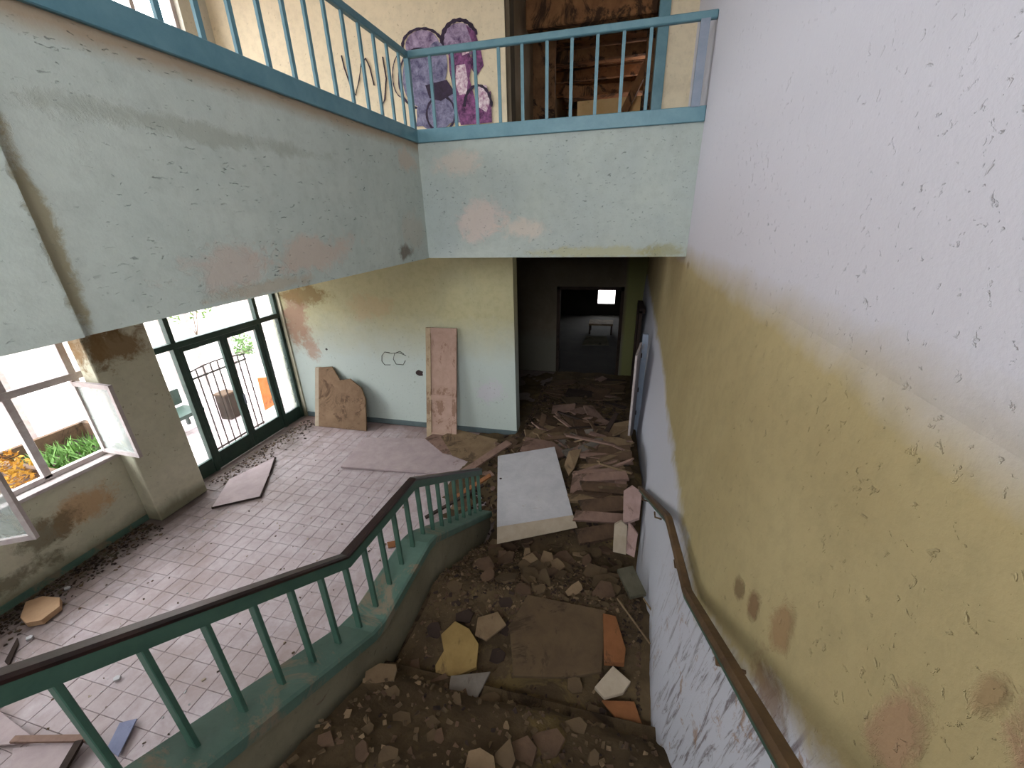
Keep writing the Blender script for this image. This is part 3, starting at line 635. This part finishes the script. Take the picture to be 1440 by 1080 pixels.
for yy in (4.4, 5.6, 6.8, 8.0, 9.2, 10.4): box('rafter', (-11.3, yy-.06, 3.3), (-7.1, yy+.06, 3.45), M['win_white'], pr_)
gg = root('metal_gate', (-7.45, 5.7, 0), 'black metal bar gate standing outside the glazed door', 'gate')
ga, gb = at(266, 530, x=-7.45), at(348, 514, x=-7.45)
for k in range(10):
    t = k/9; yy = 5.12+1.35*t; box('bar', (-7.46, yy-.009, -.02), (-7.44, yy+.009, 1.72+.05*math.sin(math.pi*t)), M['dark'], gg)
for zz in (.08, 1.58): box('rail', (-7.465, 5.1, zz), (-7.435, 6.5, zz+.03), M['dark'], gg)
MB().tube([(-7.45, 5.1+1.4*t/8, 1.7+.08*math.sin(math.pi*t/8)) for t in range(9)], .014, 5).build('top_rail', M['dark'], gg)
tag(MB().prism([at(362, 532, x=-8.3), at(380, 530, x=-8.3), at(396, 578, x=-8.1), at(374, 582, x=-8.1)], (-.04, .03, 0)).build('orange_board', M['orange']), 'orange board leaning on the porch outside the glazed doors', 'board')
cr = root('old_crate', (-8.6, 6.8, 0), 'dark wooden box standing on the porch behind the door leaf', 'crate')
box('body', (-8.8, 6.6, -.02), (-8.5, 6.88, .58), M['dark'], cr, bevel=.01); box('lid', (-8.82, 6.58, .58), (-8.48, 6.90, .62), M['brown'], cr)
bn = root('garden_bench', (-9, 5.9, 0), 'dark green bench at the edge of the porch', 'bench')
box('seat', (-9.4, 5.5, .36), (-8.8, 6.3, .44), M['door_green'], bn)
for xx, yy in ((-9.35, 5.55), (-8.85, 5.55), (-9.35, 6.25), (-8.85, 6.25)): box('leg', (xx-.03, yy-.03, -.02), (xx+.03, yy+.03, .36), M['door_green'], bn)
box('backrest', (-9.42, 5.5, .5), (-9.38, 6.3, .85), M['door_green'], bn)
leafg = mottled('green_leaves', (78, 112, 54), (100, 134, 70), (52, 82, 40), 3, .7, 0, True); leafy = mottled('yellow_leaves', (160, 124, 36), (140, 92, 28), (100, 62, 26), 3, .7, 0, True)
bark = mottled('bark', (96, 78, 62), (76, 62, 50), None, 6, .9, .01, True)
def foliage(n, c, r, s, mat, parent):
    mb = MB()
    for _ in range(n):
        while True:
            q = Vector((random.uniform(-1, 1), random.uniform(-1, 1), random.uniform(-1, 1)))
            if .25 < q.length < 1: break
        p = Vector((c[0]+q.x*r[0], c[1]+q.y*r[1], c[2]+q.z*r[2])); a = Vector((random.gauss(0, 1), random.gauss(0, 1), random.gauss(0, .6))).normalized()*s
        b2 = a.orthogonal().normalized()*s*.35
        mb.add([p-a, p+b2, p+a, p-b2], [(0, 1, 2, 3)])
    return mb.build('foliage', mat, parent, kind='stuff')
def shrub(name, c, r, n, s, mat, label, cat='shrub'):
    t = root(name, (c[0], c[1], -.12), label, cat)
    mb = MB()
    for _ in range(5): mb.tube([(c[0]+random.uniform(-.05, .05), c[1]+random.uniform(-.05, .05), -.12), (c[0]+random.uniform(-.5, .5)*r[0], c[1]+random.uniform(-.5, .5)*r[1], c[2]+.2*r[2])], [.02, .008], 5)
    mb.build('stem', bark, t); foliage(n, c, r, s, mat, t)
shrub('garden_tree', (-15.5, 8.6, 3.4), (1.8, 1.8, 2.6), 2600, .12, leafg, 'green leafy tree beyond the porch posts', 'tree')
shrub('garden_tree', (-16.5, 12.5, 3.0), (1.6, 2.0, 2.4), 1800, .12, leafg, 'pale green tree far past the open door leaf', 'tree')
shrub('garden_tree', (-13.5, 4.9, 3.6), (.9, .8, .9), 700, .09, leafg, 'small leafy branch tree seen through the upper window pane', 'tree')
p_ = at(344, 498, x=-13); shrub('garden_bush', tuple(p_), (.5, .5, .8), 700, .08, leafg, 'green bush seen through the second glazed door leaf')
shrub('yellow_bush', (-9.6, 3.2, .5), (.5, .55, .6), 900, .06, leafy, 'yellow and orange leaved bush outside the hall window')
shrub('garden_bush', (-11.2, 2.5, .9), (.7, .8, .8), 900, .07, leafg, 'green bush behind the yellow one outside')
tag(box('floor_far_room', (-2.4, 11.0, -.01), (1.1, 18.6, .004), shaded), 'dark floor sheet of the room past the corridor, shade in its colour', 'floor', kind='structure')  # dark sheet added over the slab to keep the room in shade
pl = root('planter', (-9.9, 4.4, -.1), 'dark brick planter bed with grass outside the hall window', 'planter')
for a, b2 in (((-10.9, 3.7, -.12), (-10.8, 5.3, .42)), ((-9.0, 3.7, -.12), (-8.9, 5.3, .42)), ((-10.8, 3.7, -.12), (-9.0, 3.8, .42)), ((-10.8, 5.2, -.12), (-9.0, 5.3, .42))): box('side', a, b2, M['brown'], pl)
box('soil', (-10.8, 3.8, -.12), (-9.0, 5.2, .12), M['dark'], pl)
gs = MB()
for _ in range(420):
    p = Vector((random.uniform(-10.6, -9.1), random.uniform(3.9, 5.0), .12)); a = Vector((random.uniform(-.2, .2), random.uniform(-.2, .2), random.uniform(.12, .3))); b2 = Vector((random.uniform(-.02, .02), .02, 0))
    gs.add([p-b2, p+b2, p+a+Vector((.02, 0, 0))], [(0, 1, 2)])
gs.build('grass', leafg, pl, kind='stuff')
tag(box('garden_wall', (-20, -6, -.12), (-19.7, 20, 1.9), mottled('pale_garden_wall', (214, 204, 196), (200, 190, 184), None, 2, .9, .004, True)), 'low pale garden wall far outside', 'wall', kind='structure')
for k, (x_, y_) in enumerate(((-23, 2), (-23, 8), (-22.5, 14))): shrub('garden_tree', (x_, y_, 3.5), (2.2, 2.8, 2.8), 1500, .2, leafg, ['broad tree behind the garden wall, the nearest', 'broad tree behind the middle of the garden wall', 'broad tree behind the far end of the garden wall'][k], 'tree')

# ------------------------------------------------------------------ rubble bed
def base_z(x, y):
    if x < -1.5 and y < 4.42: return -9
    if y < Y1: return ZL+SL*(Y1-y)+.145*min(1, (Y1-y)/.2)
    if y < Y2: return ZL
    return max(0, ZL-SL*(y-Y2)+.02)
def bed(x, y):
    n = noise.fractal(Vector((x*2.3, y*2.3, 1.7)), 1, 2, 4); n2 = noise.noise(Vector((x*11, y*11, 4)))
    z = base_z(x, y)+.055+.05*n+.022*n2
    if y > 3.2:      # the heap that spills from the corridor
        h = .46*math.exp(-((x+.1)/1.0)**2)*math.exp(-((y-5.2)/1.5)**2)+.22*math.exp(-((x+.4)/1.3)**2)*math.exp(-((y-7.6)/1.6)**2)+.10*math.exp(-((x+1.9)/.6)**2)*math.exp(-((y-6.0)/.8)**2)
        z = max(z, h+.03+.05*n)
        if y > YB+.3: z = max(z, .02+.03*n+.02*n2)
        if x < -1.5: z = min(z, h-.02+.06*n)
    return z
gx, gy = 94, 220; X0, Xn, Yb0, Ybn = -4.15, .64, -.4, 10.9
vs = []; idx = {}; fs = []
def gp(i, j):
    if (i, j) not in idx:
        x = X0+(Xn-X0)*i/gx; y = Yb0+(Ybn-Yb0)*j/gy; idx[(i, j)] = len(vs); vs.append((x, y, bed(x, y)))
    return idx[(i, j)]
for i in range(gx):
    for j in range(gy):
        x = X0+(Xn-X0)*i/gx; y = Yb0+(Ybn-Yb0)*j/gy
        if x < -1.5 and y < 4.45: continue
        if x < -2.55 and y < YB+.36: continue
        if x < -1.78 and YB-.12 < y < YB+.30: continue
        fs.append((gp(i, j), gp(i+1, j), gp(i+1, j+1), gp(i, j+1)))
tag(link_mesh('rubble_bed', vs, fs, M['bed'], smooth=True, kind='stuff'), 'brown dust and crushed plaster burying the lower stairs and the corridor floor', 'rubble')

# crumbs
def chips(name, n, place, size, mats, label):
    vv = []; ff = []; mi = []
    for k in range(n):
        x, y, z = place(); s = random.uniform(*size)
        R_ = Matrix.Rotation(random.uniform(0, 6.28), 3, 'Z') @ Matrix.Rotation(random.uniform(-.6, .6), 3, 'X')
        sx_, sy_, sz_ = s*random.uniform(.6, 1.4), s*random.uniform(.5, 1), s*random.uniform(.12, .4)
        b0 = len(vv)
        for q in ((-1,-1,-1),(1,-.6,-1),(.8,1,-1),(-1,.7,-1),(-.9,-1,1),(1,-.7,1),(.7,.9,1),(-1,.8,1)):
            p = R_ @ Vector((q[0]*sx_, q[1]*sy_, q[2]*sz_)); vv.append((x+p.x, y+p.y, z+p.z+sz_*.5))
        for g in ((0,3,2,1),(4,5,6,7),(0,1,5,4),(1,2,6,5),(2,3,7,6),(3,0,4,7)): ff.append(tuple(i+b0 for i in g)); mi.append(k % len(mats))
    o = link_mesh(name, vv, ff, [M[a] for a in mats], kind='stuff')
    for p, q in zip(o.data.polygons, mi): p.material_index = q
    tag(o, label, 'rubble')
def pl_stairs():
    x, y = random.uniform(-1.46, .56), random.choice((random.uniform(.2, 4.2), random.uniform(2.3, 3.8))); x = min(x, xwall(y, base_z(x, y)+.1)-.08); return x, y, bed(x, y)
def pl_corr():
    x, y = random.uniform(-2.0, .5), random.uniform(4.2, 10); 
    if y > YB-.15: x = max(x, -1.6)
    return x, y, max(0, bed(x, y))
chips('plaster_crumbs', 5000, pl_stairs, (.005, .022), ['dusty', 'brown', 'dusty', 'dark', 'dusty', 'tan', 'dusty', 'brown'], 'small plaster crumbs and splinters strewn over the stair landing')
chips('board_crumbs', 2400, pl_corr, (.01, .04), ['brown', 'dark', 'dusty', 'brown', 'dark'], 'splinters and crumbs among the boards in the corridor heap')
def pl_wall():
    x = -6.78+abs(random.gauss(0, .22)); y = random.uniform(.6, 3.4) if random.random() < .7 else random.uniform(4.4, 6.9); return x+(0 if y < 3.4 else .05), y, .004
chips('wall_foot_dirt', 1900, pl_wall, (.004, .02), ['dark', 'dusty', 'olive', 'dark', 'brown'], 'dark crumbs of fallen plaster along the foot of the window wall')
def pl_hall(): return random.uniform(-6, -1.9), random.uniform(.8, 6.6), .003
chips('floor_grit', 420, pl_hall, (.004, .014), ['cream', 'white', 'brown', 'dusty'], 'scattered grit and pale chips on the hall tiles')

# ------------------------------------------------------------------ rubble pieces
def shard_mesh(L, W, T, n, jag=.18):
    pts = []
    for k in range(n):
        a = 2*math.pi*k/n+(math.pi/4 if n == 4 else 0)+random.uniform(-.12, .12)*(1 if n == 4 else 2); ca, sa = math.cos(a), math.sin(a)
        e = (abs(ca)**4+abs(sa)**4)**-.25
        pts.append((ca*e*L/2*random.uniform(1-jag, 1), sa*e*W/2*random.uniform(1-jag, 1)))
    v = [(x, y, -T/2) for x, y in pts]+[(x*random.uniform(.97, 1), y*random.uniform(.97, 1), T/2) for x, y in pts]
    f = [tuple(range(n))[::-1], tuple(range(n, 2*n))]+[(i, (i+1) % n, n+(i+1) % n, n+i) for i in range(n)]
    me = bpy.data.meshes.new('shard'); me.from_pydata(v, [], f); return me
def put(name, me, mat, loc, rot, label, cat, group):
    o = bpy.data.objects.new(name, me); COL.objects.link(o); o.location = loc; o.rotation_euler = rot
    if not me.materials: me.materials.append(mat)
    return tag(o, label, cat, group)
rnd = random.Random(11)
random.seed(5)
KN = {'brown': 'dark brown', 'tan': 'tan', 'pinkish': 'pinkish brown', 'dusty': 'dusty', 'grey': 'grey', 'dark': 'blackened'}
def heap(n, zone, sizes, cols, name, noun, where, cat, tilt=.28, aspect=(.35, .8), T=(.012, .03), lift=(.0, .08), n_v=(4, 7), yawf=None):
    for k in range(n):
        c = cols[k % len(cols)]; x, y = zone(); L = random.uniform(*sizes); W = L*random.uniform(*aspect)
        x = min(x, xwall(y, .3)-.18-L*.38)
        me = shard_mesh(L, W, random.uniform(*T), random.randint(*n_v), .12)
        yaw = random.uniform(-1.6, 1.6) if yawf is None else yawf()
        side = [' by wall', ' mid', ' railing side'][0 if x > .05 else 1 if x > -.6 else 2] if name != 'board_scrap' else ''
        if name == 'fallen_board': side = [' far', ' near'][y < 8.6]+side
        shape = ('narrow' if W < L*.5 else 'broad')+(' large' if L > sizes[0]+.66*(sizes[1]-sizes[0]) else ' small' if L < sizes[0]+.33*(sizes[1]-sizes[0]) else '')+[' foursided', ' fivesided', ' jagged'][0 if len(me.vertices) <= 8 else 1 if len(me.vertices) <= 10 else 2]
        put(name, me, M[c], (x, y, max(.02, bed(x, y))+random.uniform(*lift)), (random.gauss(0, tilt), random.gauss(0, tilt), yaw), ('%s %s %s %s,%s' % (shape, KN[c], noun, where, side)).rstrip(','), cat, '%ss %s' % (noun, where))
def z_heap():
    while True:
        x, y = random.uniform(-1.3, .45), random.uniform(4.7, 7.2)
        if not (x < -.1 and y < 5.9): return x, y
heap(64, z_heap, (.35, .95), ['brown', 'pinkish', 'tan', 'brown', 'grey', 'dusty'], 'broken_board', 'broken board', 'at the corridor mouth', 'board', .26, (.25, .7), (.02, .04), (.02, .2), (4, 5), lambda: random.gauss(.25, .5))
heap(44, lambda: (random.uniform(-1.4, .4), random.uniform(7.0, 10.4)), (.4, 1.0), ['brown', 'pinkish', 'dark', 'dusty', 'brown'], 'fallen_board', 'fallen board', 'on the corridor floor', 'board', .12, (.2, .6), (.02, .04), (0, .08), (4, 5), lambda: random.gauss(0, .5))
heap(26, lambda: (random.uniform(-2.2, -1.45), random.uniform(4.75, 6.7)), (.12, .45), ['pinkish', 'brown', 'tan', 'brown'], 'board_scrap', 'board scrap', 'by the railing foot', 'board', .2, (.25, .8), (.012, .03), (0, .04), (4, 6))
heap(60, lambda: (random.uniform(-1.3, .4), random.uniform(2.75, 4.1)), (.08, .34), ['dusty', 'brown', 'dusty', 'tan', 'dusty', 'brown'], 'plaster_piece', 'plaster piece', 'below the white door', 'plaster', .3, (.5, .9), (.012, .035), (0, .05), (5, 8))
heap(40, lambda: (random.uniform(-1.4, .3), random.uniform(1.5, 2.7)), (.05, .18), ['dusty', 'brown', 'dusty', 'dark'], 'plaster_flake', 'plaster flake', 'on the middle landing', 'plaster', .2, (.5, .95), (.008, .02), (0, .02), (5, 8))
heap(30, lambda: (random.uniform(-1.4, .3), random.uniform(.6, 1.55)), (.06, .26), ['dusty', 'brown', 'dusty', 'brown', 'dusty', 'tan'], 'plaster_chunk', 'plaster chunk', 'on the nearest steps', 'plaster', .22, (.5, .95), (.008, .02), (-.01, .012), (5, 8))
heap(22, z_heap, (.5, 1.1), ['brown', 'pinkish', 'dark', 'tan'], 'broken_lath', 'broken lath', 'at the corridor mouth', 'lath', .2, (.06, .12), (.015, .03), (.12, .28), (4, 4), lambda: random.gauss(.3, .7))
# long slats lying like steps on the right of the white door
for k in range(12):
    y_ = 4.2+k*.17; c = ['brown', 'pinkish', 'brown', 'tan'][k % 4]
    me = shard_mesh(random.uniform(.75, 1.0), random.uniform(.17, .26), .045, 4, .06)
    put('slat', me, M[c], (.08+random.uniform(-.08, .08), y_, bed(.1, y_)+.10+.05*(k % 3)), (random.uniform(.15, .55), random.uniform(-.15, .1), random.uniform(.05, .4)), KN[c]+' slat beside the white door, '+['nearest', 'second nearest', 'third', 'fourth', 'fifth', 'sixth', 'seventh', 'eighth', 'ninth', 'tenth', 'eleventh', 'farthest'][k]+' of the stacked row', 'slat', 'slats stacked beside the white door')

# ------------------------------------------------------------------ single notable pieces
def slab(name, pts, T, mat, label, cat, bevel=.003, jag=0, parent=None):
    P = [Vector(p) for p in pts]; n = (P[1]-P[0]).cross(P[2]-P[1]).normalized()
    if n.z < 0: n = -n
    o = MB().prism(P, -n*T).build(name, M[mat], parent, bevel=bevel)
    return tag(o, label, cat) if label else o
# white door leaf on the heap
wd = root('white_door', (-.9, 4.8, .5), 'large white flush door leaf lying tilted on the rubble', 'door')
A, B, C_, D = at(700, 641, z=.66), at(780, 628, z=.68), at(806, 724, z=.53), at(699, 741, z=.50)
wd_leaf = slab('leaf', [A, B, C_, D], .07, 'white', None, None, parent=wd)
e0, e1 = at(812, 742, z=.44), at(699, 765, z=.40)
MB().prism([D, C_, e0, e1], (0, .03, -.03)).build('edge_strip', M['cream'], wd, bevel=.003)['label'] = 'cream raw lower edge'
c_ = at(704, 673, z=.64); MB().prism([c_+Vector((.02*math.cos(t), .02*math.sin(t), .002)) for t in [i*math.pi/4 for i in range(8)]], (0, 0, -.004)).build('lock_hole', M['dark'], wd_leaf)
# tall narrow door leaning on the back wall
ld = root('leaning_door', (-3.2, 6.9, 0), 'tall narrow pinkish panelled door leaning on the back wall', 'door')
b0, b1 = Vector((-3.58, 6.72, 0)), Vector((-2.92, 6.72, 0)); t0, t1 = Vector((-3.50, 7.06, 2.27)), Vector((-2.86, 7.06, 2.27))
lp = lambda s, t: (b0.lerp(b1, s)).lerp(t0.lerp(t1, s), t)
nn = (b1-b0).cross(t0-b0).normalized(); nn = nn if nn.y < 0 else -nn
def lpanel(name, s0, s1, q0, q1, lift, T, mat): MB().prism([lp(s0, q0)+nn*lift, lp(s1, q0)+nn*lift, lp(s1, q1)+nn*lift, lp(s0, q1)+nn*lift], -nn*T).build(name, M[mat], ld, bevel=.002)
lpanel('panel', .1, .9, .04, .97, .0, .012, 'leanpink')
lpanel('stile', 0, .16, 0, 1, .018, .05, 'leantan'); lpanel('stile', .86, 1, 0, 1, .018, .05, 'leanpink')
for q in (0, .36, .95): lpanel('rail', .16, .86, q, q+.05, .016, .04, 'leanpink')
# broken board leaning near the doors
bb = root('torn_hardboard', (-5.8, 6.9, 0), 'brown hardboard panel with a torn top corner leaning by the glazed doors', 'panel')
def bp(u, v):
    p = at(u, v, y=7.0); t = max(0, min(1, p.z/1.35)); return at(u, v, y=6.68+.4*t)
pts = [bp(449, 603), (bp(448, 517)), bp(467, 516), bp(478, 535), bp(492, 533), bp(508, 546), bp(514, 562), bp(514, 600)]
pts[0].z = .01; pts[-1].z = .01
MB().prism(pts, (0, .03, 0)).build('board', M['board'], bb, bevel=.002)
MB().prism([bp(443, 603), bp(443, 517), bp(450, 517), bp(451, 603)], (0, .05, 0)).build('edge_batten', M['cream'], bb)
def quadz(name, px, z, T, mat, label, cat, z2=None, **k):
    return slab(name, [at(u, v, z=(z if not isinstance(z, (list, tuple)) else z[i])) for i, (u, v) in enumerate(px)], T, mat, label, cat, **k)
quadz('floor_panel', [(479, 656), (511, 615), (604, 617), (634, 640), (662, 643), (648, 667)], .05, .035, 'floorpink', 'big pale pink panel lying flat on the tiles below the leaning door', 'panel')
quadz('floor_panel', [(298, 713), (322, 674), (386, 643), (378, 668), (365, 698)], .05, .045, 'floorpink', 'pinkish five-cornered panel lying by the glazed doors', 'panel')
MB().tube([at(298, 714, z=.03), at(366, 699, z=.03), at(387, 644, z=.03)], .022, 6).build('panel_edge', M['dark']); o = bpy.data.objects['panel_edge']; tag(o, 'dark edging strip along the panel by the glazed doors', 'strip')
quadz('plaster_lump', [(28, 868), (36, 846), (60, 838), (84, 840), (84, 852), (58, 872), (36, 876)], .08, .07, 'cream', 'pale orange plaster slab at the foot of the window wall', 'plaster')
bpy.data.objects['plaster_lump'].data.materials[0] = mottled('peach_plaster', (190, 156, 124), (176, 142, 112), (136, 106, 80), 6, .9, .004, False, .62)
quadz('brown_panel', [(620, 614), (640, 603), (700, 618), (694, 642), (668, 652), (636, 640)], (.10, .16, .16, .12, .08, .1), .02, 'tan', 'tan hardboard sheet at the foot of the tall leaning door', 'board')
quadz('brown_panel', [(598, 616), (616, 606), (650, 612), (640, 640), (622, 636)], .09, .02, 'pinkish', 'torn pinkish sheet under the tall leaning door', 'board')
tag(MB().bar(at(648, 667, z=.16), at(716, 622, z=.34), .16, .03).build('plank', M['pinkish']), 'long pinkish plank sloping up from the railing foot', 'plank')
tag(MB().bar(at(598, 728, z=.03), at(680, 682, z=.3), .05, .03).build('dark_lath', M['dark']), 'dark lath lying on the hall floor behind the railing', 'lath')
tag(MB().bar(at(640, 700, z=.1), at(690, 668, z=.4), .09, .025).build('rusty_lath', M['rust']), 'rust red lath beside the left edge of the white door', 'lath')
zz = 1.05
quadz('landing_panel', [(742, 836), (852, 858), (846, 944), (800, 952), (722, 950), (716, 880)], 1.075, .03, 'dusty', 'large dust covered board lying across the middle landing', 'board')
quadz('foam_piece', [(640, 873), (660, 884), (673, 905), (670, 938), (644, 950), (613, 951), (612, 935), (624, 915), (620, 892)], 1.09, .03, 'ochre', 'ochre yellow insulation slab on the middle landing', 'insulation')
quadz('grey_plate', [(634, 950), (690, 944), (660, 1002), (627, 996)], (1.16, 1.16, 1.13, 1.13), .02, 'grey', 'grey plate propped up in front of the yellow insulation', 'board')
quadz('tan_block', [(681, 977), (702, 986), (689, 1016), (664, 1008)], 1.13, .04, 'ochre', 'small tan block next to the grey plate', 'block')
quadz('rust_wedge', [(848, 862), (866, 866), (880, 912), (878, 932), (850, 930)], 1.13, .05, 'rust', 'orange brown wooden wedge at the edge of the dusty board', 'wood')
quadz('white_fragment', [(862, 936), (887, 958), (876, 974), (850, 981), (836, 966)], 1.12, .03, 'cream', 'off-white tile fragment below the orange wedge', 'tile')
quadz('rust_fragment', [(846, 984), (892, 986), (903, 1018), (868, 1012)], 1.07, .02, 'rust', 'rust orange sheet fragment near the wall foot', 'board')
quadz('olive_plank', [(868, 800), (890, 795), (909, 834), (886, 839)], .98, .04, 'olive', 'grey-green plank end by the wall below the broken wood', 'plank')
quadz('tan_block', [(672, 868), (700, 860), (712, 878), (684, 900), (668, 892)], 1.09, .02, 'tan', 'faded tan sheet between the insulation and the dusty board', 'board')
# split white wood and pink board by the right wall
sp = root('split_board', (.36, 3.9, .5), 'splintered off-white board end standing by the wall', 'board')
MB().prism([at(862, 776, z=.62), at(864, 738, z=.78), at(874, 733, z=.80), at(882, 740, z=.78), at(880, 780, z=.60)], (.0, .05, -.02)).build('board', M['cream'], sp)
MB().prism([at(880, 778, z=.60), at(884, 736, z=.72), at(890, 742, z=.74), at(897, 752, z=.72), at(892, 784, z=.58)], (.0, .06, -.02)).build('splinter', M['pink'], sp)
quadz('pink_board', [(877, 690), (889, 682), (903, 692), (899, 728), (876, 736)], (.72, .74, .74, .66, .64), .04, 'pink', 'pink painted board piece at the lower end of the wall handrail', 'board')
quadz('tan_sheet', [(793, 655), (800, 634), (818, 631), (808, 658), (800, 668)], (.6, .72, .74, .64, .6), .03, 'tan', 'light tan board end just past the white door corner', 'board')
quadz('cream_sheet', [(735, 618), (760, 596), (782, 600), (776, 612), (744, 622)], (.42, .46, .44, .4, .4), .02, 'tan', 'wide tan sheet above the top edge of the white door', 'board')
for q, (a, b2, lb) in enumerate((((868, 842), (914, 905), 'thin pale stick leaning down to the wall foot'), ((905, 842), (938, 890), 'thin stick lying against the white wall foot'))):
    tag(MB().tube([at(*a, z=1.02), at(*b2, z=1.12)], .008, 6).build('stick', M['tan']), lb, 'stick')
# pieces at the near left on the hall floor
quadz('pale_board', [(-30, 985), (0, 1000), (44, 1034), (20, 1046), (-40, 1050)], .05, .02, 'floorpink', 'pale pink board on the tiles at the near left corner', 'board')
quadz('pale_board', [(18, 1052), (112, 1040), (92, 1075), (70, 1110), (10, 1110)], .06, .03, 'floorpink', 'pale pink slab under the nearest balusters', 'board')
tag(MB().bar(at(18, 1040, z=.09), at(134, 1038, z=.07), .05, .025).build('lath', M['pinkish']), 'brown lath lying across the pale boards', 'lath')
tag(MB().bar(at(84, 1090, z=.06), at(112, 1042, z=.08), .06, .03).build('lath', M['dark']), 'dark wooden strip beside the pale slab', 'lath')
quadz('blue_plate', [(168, 1016), (193, 1010), (166, 1064), (150, 1052)], .04, .012, 'bluegrey', 'blue-grey sheet piece seen between the nearest balusters', 'sheet')
quadz('wood_bit', [(6, 930), (24, 896), (26, 904), (12, 936)], .03, .02, 'dark', 'dark stick on the tiles by the peach plaster slab', 'stick')
quadz('red_rag', [(544, 762), (556, 760), (556, 768), (546, 770)], .03, .02, 'rust', 'small red-brown scrap on the hall floor behind the railing', 'scrap')
for q, (u, v, lb) in enumerate(((95, 828, 'near'), (42, 898, 'low'), (165, 955, 'mid'), (536, 650, 'far'))):
    p = at(u, v, z=.01)
    tag(MB().prism([p+Vector((.035*math.cos(t), .03*math.sin(t), 0)) for t in (0, 1.1, 2.3, 3.4, 4.8)], (0, 0, .02)).build('white_chip', M['white']), 
        ['white chip on the dirt at the window wall foot', 'white chip beside the peach plaster slab', 'white chip seen between the balusters', 'white crumb on the big pale pink panel'][q], 'chip')
